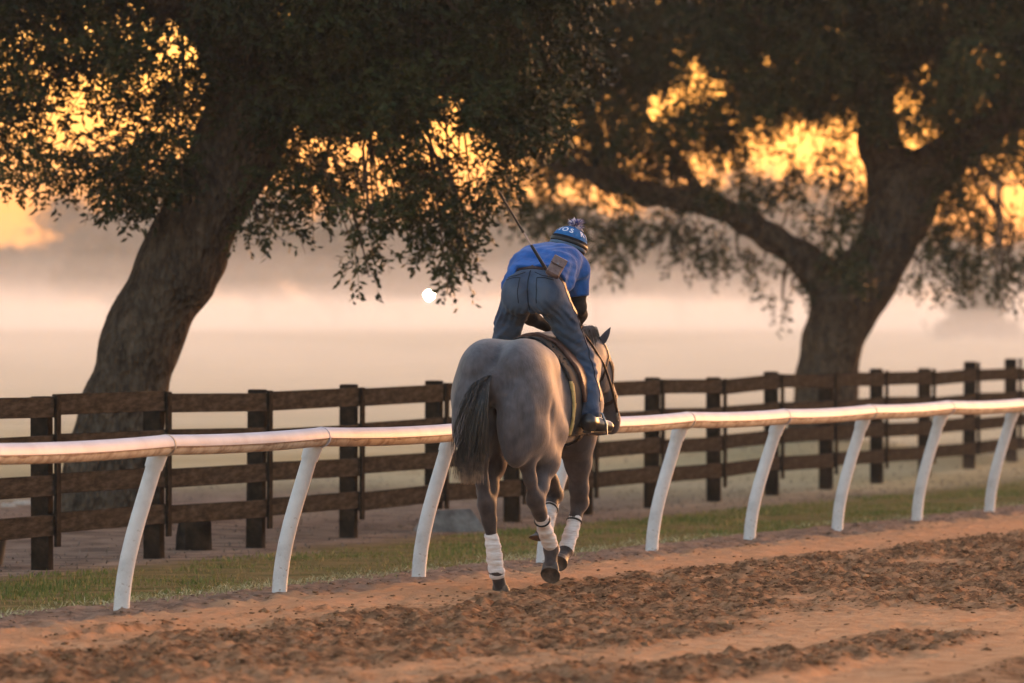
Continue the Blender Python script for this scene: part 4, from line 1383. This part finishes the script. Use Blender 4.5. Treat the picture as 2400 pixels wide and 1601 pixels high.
# bridle and reins
bridle = empty('bridle', HO, HEAD); tag(bridle, 'dark leather bridle with reins on the grey horse', 'bridle')
B_ = lambda name, pts, w_=.020: ribbon(name, pts, w_, .006, horse_bvh, M_BLEATHER, bridle)
B_('crownpiece', [(.15, 2.24, 1.45), (.13, 2.17, 1.57), (.05, 2.14, 1.64), (-.03, 2.17, 1.57), (-.05, 2.24, 1.45)])
B_('cheek_strap', [(.15, 2.24, 1.46), (.165, 2.29, 1.36), (.15, 2.37, 1.24), (.15, 2.46, 1.13)])
B_('cheek_strap', [(-.05, 2.24, 1.46), (-.05, 2.29, 1.36), (-.01, 2.37, 1.24), (.02, 2.46, 1.13)])
B_('throat_lash', [(.15, 2.20, 1.47), (.16, 2.16, 1.36), (.05, 2.12, 1.25), (-.06, 2.16, 1.36), (-.05, 2.20, 1.47)], .016)
B_('browband', [(.15, 2.25, 1.47), (.12, 2.32, 1.52), (.055, 2.35, 1.54), (-.01, 2.32, 1.52), (-.05, 2.25, 1.47)])
B_('noseband', [(.16, 2.40, 1.22), (.08, 2.52, 1.24), (0, 2.40, 1.22), (.06, 2.34, 1.15), (.16, 2.40, 1.22)], .024)
M_STEEL = mat('bit_steel', [(.16, .16, .16), (.24, .24, .24)], rough=.4, metal=1)
for s in (-1, 1):
    m = MB(); c = Vector((.082 + .070 * s, 2.475, 1.10))
    m.tube([c + Vector((.0, math.cos(a) * .032, math.sin(a) * .032)) for a in np.linspace(0, 6.283, 17)], .005, 6, cap=False); m.build('bit_ring', M_STEEL, bridle)
RING = [(.082 + .070 * s, 2.475, 1.10) for s in (-1, 1)]

# saddle cloth and saddle hug the back: shells of the body's own form
X, Y, Z = hs.grids()
def shell(off, th, region):
    return np.maximum(np.abs(HV - off) - th, region)
def rbox(y0, y1, z0, slope=0.0, xm=0):
    r = np.maximum(np.maximum(y0 + slope * (1.5 - Z) - Y, Y - y1), z0 - Z)
    return np.broadcast_to(r, HV.shape)
cl = shell(.010, .0075, rbox(.84, 1.50, .99, .10))
cv, cf = hs.mesh(cl.astype(np.float32))
o = mesh_np('saddle_cloth', cv, cf, M_CLOTH); o.location = HO; o.rotation_euler = (0, 0, HEAD); o.data.materials.append(M_TRIM)
tag(o, 'black saddle cloth with yellow edge under the brown saddle', 'saddle cloth')
cen = cv[cf].mean(1)
mi = ((cen[:, 1] < .875 + .10 * (1.5 - cen[:, 2])) & (cen[:, 2] < 1.33)).astype(np.int32)
o.data.polygons.foreach_set('material_index', mi)
saddle = empty('saddle', HO, HEAD); tag(saddle, 'small brown leather exercise saddle on the grey horse', 'saddle')
fl = shell(.028, .012, np.maximum(rbox(1.0, 1.48, 1.20, .10), np.broadcast_to(1.50 - Z - .8 * 1, HV.shape) * 0 - 1))
fv, ff = hs.mesh(fl.astype(np.float32)); mesh_np('flap', fv, ff, M_LEATHER, saddle)
st_ = SDF((-.2, .85, 1.45), (.2, 1.6, 1.85), .0095)
st_.chain([((0, 1.14, 1.565), .055), ((0, 1.25, 1.545), .055), ((0, 1.38, 1.55), .050), ((0, 1.52, 1.585), .048)], .05)
for s in (-1, 1):
    st_.chain([((.085 * s, 1.15, 1.555), .040), ((.05 * s, 1.11, 1.585), .036), ((0, 1.095, 1.60), .033)], .04)
    st_.chain([((.07 * s, 1.2, 1.545), .045), ((.06 * s, 1.36, 1.53), .045)], .05)
st_.cone((0, 1.24, 1.655), .05, (0, 1.42, 1.645), .045, .04, op='sub')
sv, sf = st_.mesh(); mesh_np('seat', sv, sf, M_LEATHER, saddle)
g = shell(.012, .006, np.maximum(rbox(1.16, 1.25, .3), np.broadcast_to(Z - 1.12, HV.shape)))
g = np.maximum(g, np.broadcast_to(np.abs(X) - .30 + 0 * Y + 0 * Z, HV.shape))
gv, gf_ = hs.mesh(g.astype(np.float32)); mesh_np('girth', gv, gf_, M_BLEATHER, saddle)

# ------------------------------------------------------------------ rider (same local frame as the horse)
def denim():
    m, nt, p = new_mat('washed_denim')
    N, L = nt.nodes, nt.links
    tc = N.new('ShaderNodeTexCoord')
    def noise(sc, det=5, st=(1, 1, 1)):
        mp = N.new('ShaderNodeMapping'); mp.inputs['Scale'].default_value = st; L.new(tc.outputs['Object'], mp.inputs[0])
        n = N.new('ShaderNodeTexNoise'); n.inputs['Scale'].default_value = sc; n.inputs['Detail'].default_value = det
        L.new(mp.outputs[0], n.inputs['Vector']); return n.outputs[0]
    r = N.new('ShaderNodeValToRGB'); e = r.color_ramp.elements
    e[0].position = .3; e[0].color = (.022, .036, .066, 1); e[1].position = .7; e[1].color = (.060, .085, .135, 1)
    L.new(noise(7, 6), r.inputs[0])
    a = N.new('ShaderNodeAttribute'); a.attribute_name = 'worn'
    x = N.new('ShaderNodeMix'); x.data_type = 'RGBA'; L.new(a.outputs['Fac'], x.inputs[0]); L.new(r.outputs[0], x.inputs[6]); x.inputs[7].default_value = (.10, .118, .15, 1)
    L.new(x.outputs[2], p.inputs['Base Color'])
    p.inputs['Roughness'].default_value = .9; p.inputs['Specular IOR Level'].default_value = .1; p.inputs['Sheen Weight'].default_value = .1
    b = N.new('ShaderNodeBump'); b.inputs['Strength'].default_value = .35; b.inputs['Distance'].default_value = .008
    L.new(noise(60, 5), b.inputs['Height']); L.new(b.outputs[0], p.inputs['Normal'])
    return m
M_JEANS = denim()
M_SHIRT = mat('blue_cotton', [(.010, .060, .215), (.020, .100, .33)], scale=8, rough=.85, spec=.1, bump=.3, bscale=25, sheen=.1)
M_SLEEVE = mat('dark_undersleeve', [(.016, .013, .012), (.035, .028, .025)], scale=14, rough=.9, spec=.1, bump=.3)
M_SKIN = mat('skin', [(.20, .10, .065), (.27, .145, .095)], scale=12, rough=.55)
M_BOOT = mat('black_boot', [(.010, .009, .009), (.028, .024, .022)], scale=14, rough=.3, spec=.5)
M_BELT = mat('brown_belt', [(.03, .014, .010), (.06, .028, .02)], scale=14, rough=.5)
M_POUCH = mat('pouch_leather', [(.10, .055, .045), (.18, .11, .095)], scale=20, rough=.45, spec=.4, bump=.2)
M_SEAM = mat('denim_seam', [(.012, .016, .025), (.025, .032, .045)], rough=.9, spec=.05)

PELV = [('e', (0, 1.01, 1.91), (.165, .125, .128)), ('e', (.084, .955, 1.88), (.096, .095, .115)), ('e', (-.084, .955, 1.88), (.096, .095, .115))]
LEGS = [('c', [((.098, 1.02, 1.875), .096), ((.165, 1.14, 1.70), .073), ((.235, 1.27, 1.485), .062), ((.265, 1.25, 1.38), .060), ((.305, 1.17, 1.26), .055), ((.335, 1.10, 1.13), .043)]),
        ('c', [((-.098, 1.02, 1.875), .096), ((-.205, 1.14, 1.69), .074), ((-.295, 1.27, 1.475), .064), ((-.28, 1.25, 1.38), .062), ((-.31, 1.17, 1.26), .056), ((-.345, 1.09, 1.13), .043)])]
TORSO = [('c', [((.070 * s, 1.03, 1.955), .108), ((.082 * s, 1.20, 2.03), .108), ((.095 * s, 1.37, 2.065), .108)]) for s in (-1, 1)] + \
        [('c', [((-.178, 1.43, 2.035), .072), ((0, 1.43, 2.085), .085), ((.165, 1.43, 2.025), .070)]), ('e', (0, 1.34, 2.085), (.165, .15, .095))]
ARM_U = [('c', [((.162, 1.43, 2.02), .060), ((.166, 1.44, 1.91), .051), ((.170, 1.44, 1.795), .043)]), ('c', [((-.178, 1.43, 2.035), .064), ((-.195, 1.43, 1.91), .053), ((-.20, 1.43, 1.79), .043)])]
ARM_L = [('c', [((.170, 1.44, 1.795), .043), ((.150, 1.54, 1.75), .041), ((.105, 1.665, 1.70), .027)]), ('c', [((-.20, 1.43, 1.79), .043), ((-.165, 1.52, 1.735), .041), ((-.095, 1.645, 1.675), .027)])]
NECK = [('c', [((.015, 1.46, 2.10), .062), ((.035, 1.60, 2.165), .056)])]
HEADP = [('e', (.042, 1.675, 2.20), (.076, .098, .105)), ('c', [((.042, 1.70, 2.13), .055), ((.045, 1.745, 2.105), .032)]),
         ('c', [((.043, 1.765, 2.205), .014), ((.044, 1.788, 2.165), .015), ((.044, 1.772, 2.155), .014)]), ('e', (.121, 1.665, 2.175), (.012, .022, .032)), ('e', (-.037, 1.665, 2.175), (.012, .022, .032)),
         ('c', [((.02, 1.772, 2.135), .010), ((.068, 1.772, 2.135), .010)])]
def hand(w, s):
    x, y, z = w
    out = [('e', (x - .008 * s, y + .045, z - .012), (.026, .045, .038))]
    for i, L in enumerate((.026, .031, .030, .023)):            # four fingers curled round the rein
        zz = z + .020 - i * .0195; yy = y + .082 - abs(i - 1.4) * .004
        out.append(('c', [((x - .004 * s, yy, zz), .0095), ((x - .022 * s, yy + .012 + L * .2, zz - .002), .0092), ((x - .040 * s, yy - .004, zz - .004), .0088), ((x - .036 * s, yy - .024, zz - .004), .008)]))
    out.append(('c', [((x - .020 * s, y + .030, z + .020), .0115), ((x - .034 * s, y + .052, z + .034), .0105), ((x - .036 * s, y + .078, z + .032), .009)]))   # thumb from the side of the palm
    return out
HANDS = hand((.105, 1.665, 1.70), 1) + hand((-.095, 1.645, 1.675), -1)
FEET = [('c', [((.335, 1.10, 1.13), .042), ((.34, 1.065, 1.075), .040), ((.372, 1.17, 1.055), .038), ((.415, 1.255, 1.045), .030)]), ('c', [((-.345, 1.09, 1.13), .042), ((-.35, 1.055, 1.075), .040), ((-.375, 1.16, 1.055), .038), ((-.41, 1.25, 1.045), .030)])]

def put(f, prims, grow=0.0, k=.05):
    for p in prims:
        if p[0] == 'e':
            f.ell(p[1], tuple(np.array(p[2]) + grow), k)
        else:
            f.chain([(q, r_ + grow) for q, r_ in p[1]], k)
BOX = ((-.50, .72, .96), (.50, 1.90, 2.42))
person = empty('person', HO, HEAD); tag(person, 'rider in blue shirt and jeans crouching over the saddle in a bobble-topped helmet cover', 'person')
fb = SDF(*BOX, .0095)
put(fb, PELV + LEGS + TORSO, -.016, .06); put(fb, ARM_U + ARM_L + NECK, 0, .03); put(fb, HEADP, 0, .02); put(fb, FEET, -.006, .03); put(fb, HANDS, 0, .008)
bv, bf = fb.mesh(); bodyo = mesh_np('body', bv, bf, M_SKIN, person)
WC, WN = np.array((0, 1.035, 1.985)), np.array((0, .80, .60))
def side_of(f, c=WC, n=WN):
    X, Y, Z = f.grids()
    return (X - c[0]) * n[0] + (Y - c[1]) * n[1] + (Z - c[2]) * n[2]
def folds(f, fn, lim=.05):
    X, Y, Z = f.grids(); m = np.abs(f.V) < lim
    b = [np.broadcast_to(q, f.V.shape)[m] for q in (X, Y, Z)]
    f.V[m] += fn(*b).astype(np.float32)

# jeans
fj = SDF(*BOX, .0085)
put(fj, PELV, .012, .05); put(fj, LEGS, .013, .035)
fj.cone((.305, 1.17, 1.26), .066, (.34, 1.10, 1.11), .064, .03); fj.cone((-.31, 1.17, 1.26), .066, (-.35, 1.09, 1.11), .064, .03)
fj.cone((0, .82, 1.90), .006, (0, .86, 1.79), .008, .05, op='sub')
def jf(x, y, z):
    leg = 1 - sstep(1.72, 1.86, z)
    d = .0075 * leg * vnoise(x * 7 + z * 6, y * 6, z * 30 + np.abs(x) * 22, seed=101)
    d += .0045 * leg * vnoise(x * 18, y * 12, z * 60 - np.abs(x) * 30, seed=102)
    d += .010 * np.exp(-((z - 1.44) / .07) ** 2) * np.sin(z * 120 + x * 60 + y * 25) * .5
    d += .0035 * (1 - leg) * vnoise(x * 16, y * 12, z * 34 + np.abs(x) * 20, seed=103)
    d += .006 * np.exp(-((z - 1.74) / .06) ** 2) * np.sin(z * 95 + np.abs(x) * 150)
    return d
folds(fj, jf)
sd = side_of(fj)
X, Y, Z = fj.grids()
fj.V = np.maximum(fj.V, np.maximum(sd - .022, 1.105 - Z)).astype(np.float32)
jv, jq = fj.mesh(); jo = mesh_np('jeans', jv, jq, M_JEANS, person)
float_attr(jo, 'worn', np.clip(.55 * np.exp(-(((np.abs(jv[:, 0]) - .085) / .07) ** 2 + ((jv[:, 2] - 1.88) / .10) ** 2)) + .35 * np.clip(vnoise(jv[:, 0] * 9, jv[:, 1] * 6, jv[:, 2] * 22, seed=104), 0, 1) * (jv[:, 2] < 1.75), 0, 1))
jb = BVHTree.FromPolygons([tuple(p) for p in jv], [tuple(int(i) for i in f) for f in jq])
def seam(pts, w_=.006, back=True): ribbon('seam', pts, w_, .004, jb, M_SEAM, jo, off=.0008, sub=8, ray=(0, 1, 0) if back else None)
seam([(0, .80, 2.03), (0, .78, 1.95), (0, .80, 1.87), (0, .86, 1.78)], .007)
for s in (-1, 1):
    seam([(.055 * s, .80, 1.985), (.062 * s, .78, 1.90), (.058 * s, .80, 1.825)], .005)
    seam([(.055 * s, .80, 1.985), (.10 * s, .80, 1.985), (.155 * s, .88, 1.97)], .005)
    seam([(.26 * s, 1.02, 1.95), (.27 * s, 1.1, 1.8), (.33 * s, 1.2, 1.6), (.36 * s, 1.2, 1.4), (.42 * s, 1.15, 1.2)], .006, False)
    seam([(.03 * s, .80, 2.02), (.08 * s, .82, 2.0), (.15 * s, .9, 1.985)], .004)

# belt with loops
def loop_section(f_v, f_q, c, n):
    """closed ring where a plane meets the jeans, by angle"""
    d = (f_v - c) @ n
    k = np.abs(d) < .012
    p = f_v[k]
    e2 = np.cross(n, (1, 0, 0)); a = np.arctan2((p - c) @ e2, (p - c)[:, 0])
    out = []
    for t in np.linspace(-math.pi, math.pi, 49)[:-1]:
        w_ = np.abs((a - t + math.pi) % (2 * math.pi) - math.pi)
        q = p[w_ < .12]
        if len(q):
            qq = q[np.argsort(-np.linalg.norm(q - c, axis=1))[:max(1, len(q) // 3)]].mean(0)
            out.append(qq - n * ((qq - c) @ n))
    return out
ring = loop_section(jv, jq, WC - WN * .012, WN)
cR = np.mean(ring, 0)
V, F = [], []
nR = len(ring)
for p in ring:
    o_ = (p - cR); o_ /= np.linalg.norm(o_)
    for a, b in ((-.016, .002), (.016, .002), (.016, .009), (-.016, .009)):
        V.append(Vector(p + WN * a + o_ * b))
for i in range(nR):
    j = (i + 1) % nR
    for k in range(4):
        l = (k + 1) % 4
        F.append((i * 4 + k, i * 4 + l, j * 4 + l, j * 4 + k))
m = MB(); m.add(V, F); m.build('belt', M_BELT, person)

# shirt
fs = SDF(*BOX, .0085)
put(fs, TORSO, .017, .06); put(fs, ARM_U, .017, .035)
fs.cone((.160, 1.435, 1.96), .070, (.164, 1.44, 1.88), .073, .03); fs.cone((-.19, 1.43, 1.96), .080, (-.196, 1.43, 1.88), .083, .03)
fs.chain([((-.15, 1.06, 1.955), .045), ((-.182, 1.01, 1.93), .030)], .05)                # shirt tail hanging loose at the left hip
fs.chain([((.17, 1.16, 1.95), .05), ((.16, 1.10, 1.915), .035)], .05)
def sf_(x, y, z):
    d = .008 * vnoise(x * 13 - y * 9, y * 10 + x * 8, z * 9, seed=111)
    d += .0042 * np.sin((x * .75 - y * .65 + z * .35) * 105 + 2.2 * vnoise(x * 6, y * 6, z * 6, seed=112)) * sstep(-.02, .12, x) * (1 - sstep(1.40, 1.52, y))
    d += .0018 * np.sin((z * .9 + x * .25) * 150 + 1.7 * vnoise(x * 8, y * 8, z * 8, seed=113)) * (1 - sstep(1.14, 1.26, y))
    return d
folds(fs, sf_)
sd = side_of(fs)
X, Y, Z = fs.grids()
hem = np.minimum(-.006 - sd, 1.0)                                           # ends at the waist...
flap = np.maximum(np.abs(X + .18) - .075, 1.865 - Z)                        # ...except where it hangs loose
hem = np.minimum(hem, np.maximum(flap, -.085 - sd))
sleeve_end = np.where(np.abs(X) > .105, 1.868 + .12 * (np.abs(X) - .18) - Z, -1)
sleeve_end = np.where(Y > 1.30, sleeve_end, -1)
neck = ((X - .03) ** 2 + (Z - 2.16) ** 2) ** .5
collar = np.where((Y > 1.47), Y - 1.515, -1)
fs.V = np.maximum(np.maximum(fs.V, hem), np.maximum(sleeve_end, collar)).astype(np.float32)
sv, sq = fs.mesh(); so = mesh_np('shirt', sv, sq, M_SHIRT, person)

# dark undersleeves
fu = SDF(*BOX, .0085); put(fu, ARM_U, .006, .03); put(fu, ARM_L, .007, .03)
folds(fu, lambda x, y, z: .004 * vnoise(x * 12, y * 12, z * 32, seed=121))
X, Y, Z = fu.grids()
fu.V = np.maximum(fu.V, np.maximum(Y - 1.655, Z - 1.95)).astype(np.float32)
L_ = fu.V.copy(); L_[fu.ax[0] > 0] = .5
Rr = fu.V.copy(); Rr[fu.ax[0] < 0] = .5
for q in (L_, Rr):
    uv, uq = fu.mesh(q); mesh_np('undersleeve', uv, uq, M_SLEEVE, person)

# boots
for k_, ft in enumerate(FEET):
    f2 = SDF((-.50, .95, .96), (.50, 1.36, 1.2), .0075)
    put(f2, [ft], .008, .03)
    p0, p1 = ft[1][1][0], ft[1][3][0]
    f2.cone((p0[0], p0[1] - .012, 1.045), .034, (p0[0] + .002, p0[1] + .01, 1.035), .034, .015)
    X, Y, Z = f2.grids(); f2.V = np.maximum(f2.V, np.maximum(1.012 - Z, Z - 1.16)).astype(np.float32)
    v2, q2 = f2.mesh(); bo = mesh_np('boot', v2, q2, M_BOOT, person)
    m = MB()
    P = [Vector(q[0]) for q in ft[1][1:]]
    m.tube([Vector((P[0].x, P[0].y - .03, 1.014)), Vector((P[0].x, P[0].y + .04, 1.013)), Vector((P[1].x, P[1].y, 1.013)), Vector((P[2].x + .006, P[2].y + .02, 1.014))], [.030, .036, .040, .022], 10, flat=.28)
    m.build('sole', M_BOOT, bo)

# stirrups hang from the saddle
for s, p in ((1, FEET[0][1][2][0]), (-1, FEET[1][1][2][0])):
    p = Vector(p)
    m = MB()
    pts = [(p.x - .062, p.y, 1.0), (p.x - .058, p.y, 1.06), (p.x - .03, p.y + .004, 1.125), (p.x, p.y + .006, 1.142), (p.x + .03, p.y + .004, 1.125), (p.x + .058, p.y, 1.06), (p.x + .062, p.y, 1.0), (p.x, p.y, .994), (p.x - .062, p.y, 1.0)]
    m.tube(pts, .007, 8, cap=False); so_ = m.build('stirrup_iron', M_STEEL, saddle)
    m = MB(); m.tube([(p.x, p.y + .006, 1.14), (p.x - .03 * s, p.y + .07, 1.24), (.235 * s, 1.25, 1.40)], .014, 6, flat=.25, up=(1, 0, 0)); m.build('leather', M_BLEATHER, so_)

# helmet in its own tilted frame
HC = Matrix.Translation(Vector((.045, 1.668, 2.205))) @ Matrix.Rotation(R(15), 4, 'Y') @ Matrix.Rotation(R(-12), 4, 'X')
def lathe(prof, n=36, sx=1.0, sy=1.16):
    V, F = [], []
    for r_, z_ in prof:
        for k in range(n):
            a = 2 * math.pi * k / n
            V.append(HC @ Vector((math.cos(a) * r_ * sx, math.sin(a) * r_ * sy, z_)))
    for i in range(len(prof) - 1):
        for k in range(n):
            j = (k + 1) % n
            F.append((i * n + k, i * n + j, (i + 1) * n + j, (i + 1) * n + k))
    m = MB(); m.add(V, F); return m
M_HBLUE = mat('knit_blue', [(.020, .095, .25), (.035, .15, .36)], scale=26, rough=.9, spec=.1, bump=.6, bscale=70, stretch=(1, 1, 3))
M_HBLACK = mat('knit_black', [(.006, .006, .008), (.018, .017, .02)], rough=.9, spec=.1)
M_HRIM = mat('rim_blue', [(.022, .062, .12), (.045, .10, .17)], rough=.6)
M_WHITE = mat('knit_white', [(.55, .57, .66), (.72, .72, .78)], scale=40, rough=.9, spec=.1)
M_PINK = mat('yarn_pale', [(.62, .52, .60), (.78, .70, .76)], rough=.9, spec=.1)
rx, rz = .114, .112
ellr = lambda z_: rx * math.sqrt(max(0, 1 - (z_ / rz) ** 2))
sh = lathe([(rx * .93, -.055), (rx * .985, -.045), (rx * .99, -.02), (rx * .99, .0), (ellr(.03) - .003, .03), (ellr(.07) - .003, .07), (ellr(.1) - .003, .1), (.002, .107)])
helmet = sh.build('helmet', M_HBLACK, person)
lathe([(ellr(z_) + .004, z_) for z_ in (.030, .040, .052, .064, .075, .086, .096, .104, .109)] + [(.002, .1135)]).build('cover_crown', M_HBLUE, helmet)
lathe([(rx + .003, -.012), (rx + .0065, -.008), (rx + .006, .006), (ellr(.02) + .006, .02), (ellr(.031) + .005, .031)]).build('cover_band', M_HBLACK, helmet)
lathe([(rx - .001, -.032), (rx + .006, -.029), (rx + .008, -.021), (rx + .0065, -.0115), (rx + .002, -.010)]).build('cover_rim', M_HRIM, helmet)
# lettering round the crown
def letter(ch, lon, lat):
    cu = bpy.data.curves.new('t', 'FONT'); cu.body = ch; cu.size = .052; cu.align_x = 'CENTER'; cu.align_y = 'CENTER'; cu.resolution_u = 3; cu.offset = .0012
    to = bpy.data.objects.new('t', cu); COL.objects.link(to)
    bpy.context.view_layer.update()
    me = bpy.data.meshes.new_from_object(to.evaluated_get(bpy.context.evaluated_depsgraph_get()))
    import bmesh
    bm = bmesh.new(); bm.from_mesh(me)
    bmesh.ops.triangulate(bm, faces=bm.faces[:]); bmesh.ops.subdivide_edges(bm, edges=bm.edges[:], cuts=1)
    r0 = .112
    for v in bm.verts:
        la = lat + v.co.y / r0; lo = lon + v.co.x / (r0 * math.cos(lat))
        rr = r0 * 1.0 + .0075
        v.co = HC @ Vector((math.sin(lo) * math.cos(la) * rr, -math.cos(lo) * math.cos(la) * rr * 1.16, math.sin(la) * rr * .99))
    bm.to_mesh(me); bm.free()
    me.name = 'letter'; me.materials.append(M_WHITE)
    bpy.data.objects.remove(to); bpy.data.curves.remove(cu)
    link_obj('letter', me, helmet)
for ch, lo in (('R', -66), ('I', -38), ('O', -14), ('S', 13), ('R', 60), ('I', 88), ('O', 112), ('S', 139)):
    letter(ch, R(lo), R(37))
# pompom
r = np.random.default_rng(9); paths, paths2 = [], []
pc = HC @ Vector((.006, 0, .128))
for i in range(360):
    d = r.standard_normal(3); d /= np.linalg.norm(d); L = r.uniform(.044, .050) * (.85 if abs(d[2]) > .6 else 1.15)
    b_ = d + r.standard_normal(3) * .15
    pts = [np.array(pc) + d * .008, np.array(pc) + d * L * .6, np.array(pc) + b_ * L]
    (paths if r.random() < .62 else paths2).append(pts)
o = strands('pompom', paths, M_PINK, helmet, .0062); o['kind'] = 'stuff'
M_YARN = mat('yarn_blue', [(.05, .06, .22), (.09, .10, .32)], rough=.9, spec=.1)
o = strands('pompom', paths2, M_YARN, helmet, .0062); o['kind'] = 'stuff'
# goggle strap and chin harness
lathe([(rx + .009, -.006), (rx + .0105, -.002), (rx + .010, .010), (rx + .008, .013)]).build('goggle_strap', M_STRAP, helmet)
body_bvh = BVHTree.FromPolygons([tuple(p) for p in bv], [tuple(int(i) for i in f) for f in bf])
for s in (-1, 1):
    ribbon('chin_strap', [(.042 + .09 * s, 1.66, 2.19), (.042 + .085 * s, 1.69, 2.12), (.043 + .03 * s, 1.73, 2.06)], .014, .004, body_bvh, M_STRAP, helmet)
hair = lathe([(.097, -.075), (.104, -.06), (.106, -.05)], sy=1.12); hair.build('hair', M_HBLACK, helmet)
for s in (-1, 1):
    m = MB(); c = Vector((.043 + .032 * s, 1.766, 2.212)); m.tube([c, c + Vector((0, .006, 0)), c + Vector((0, .010, 0))], [.013, .011, .003], 10); m.build('eye', M_EYE, person)

# reins run from the bit to the hands and hang in a loop
for s, (rg, hd) in enumerate(zip(RING, ((-.075, 1.705, 1.66), (.085, 1.725, 1.685)))):
    a, b = Vector(rg), Vector(hd)
    sg = -1 if s == 0 else 1
    mid = [(.06 + .105 * sg, 2.28, 1.27), (.03 + .145 * sg, 2.05, 1.43), (.01 + .135 * sg, 1.86, 1.56)]
    m = MB(); m.tube([a] + [Vector(q) for q in mid] + [b], .009, 6, flat=.35); m.build('rein', M_BLEATHER, bridle)

# whip tucked in the belt, and the belt pouch
whip = empty('riding_whip', HO, HEAD); tag(whip, 'thin black riding whip tucked slantwise into the rider\'s belt', 'whip')
w0, w1 = Vector((.115, .885, 2.035)), Vector((-.132, .72, 2.50))
P_ = lambda t: w0.lerp(w1, t)
m = MB(); m.tube([P_(.0), P_(.02), P_(.15), P_(.32), P_(.335)], [.010, .0115, .011, .010, .007], 10); m.build('grip', M_STRAP, whip)
m = MB(); m.tube([P_(.335), P_(.5)], [.006, .0055], 8); m.build('ferrule', mat('whip_cord', [(.18, .15, .14), (.3, .26, .25)], rough=.6), whip)
m = MB(); m.tube([P_(.5), P_(.515), P_(.53), P_(.75), P_(.97)], [.0075, .011, .008, .007, .006], 8); m.build('shaft', M_STRAP, whip)
m = MB(); m.box((0, 0, 0), (.016, .004, .06)); pop = m.build('popper', M_STRAP, whip); pop.location = P_(.985); pop.rotation_euler = (R(18), R(-28), 0)

pouch = empty('belt_pouch', HO, HEAD); tag(pouch, 'brown leather pouch on the back of the rider\'s belt', 'pouch')
PM = Matrix.Rotation(R(20), 3, 'Y') @ Matrix.Rotation(R(-38), 3, 'X') @ Matrix.Rotation(R(14), 3, 'Z')
pcn = Vector((.175, .895, 2.045))
m = MB(); m.box(pcn, (.088, .048, .125), PM, bev=.008); m.build('bag', M_POUCH, pouch)
m = MB(); m.box(pcn + PM @ Vector((0, -.029, .036)), (.092, .010, .062), PM, bev=.004); m.box(pcn + PM @ Vector((0, -.004, .066)), (.092, .058, .010), PM, bev=.004)
fl_ = m.build('flap', M_POUCH, pouch)
m = MB(); c = pcn + PM @ Vector((0, -.036, .012)); m.tube([c, c + PM @ Vector((0, -.004, 0))], .007, 10); m.build('snap', M_STEEL, fl_)
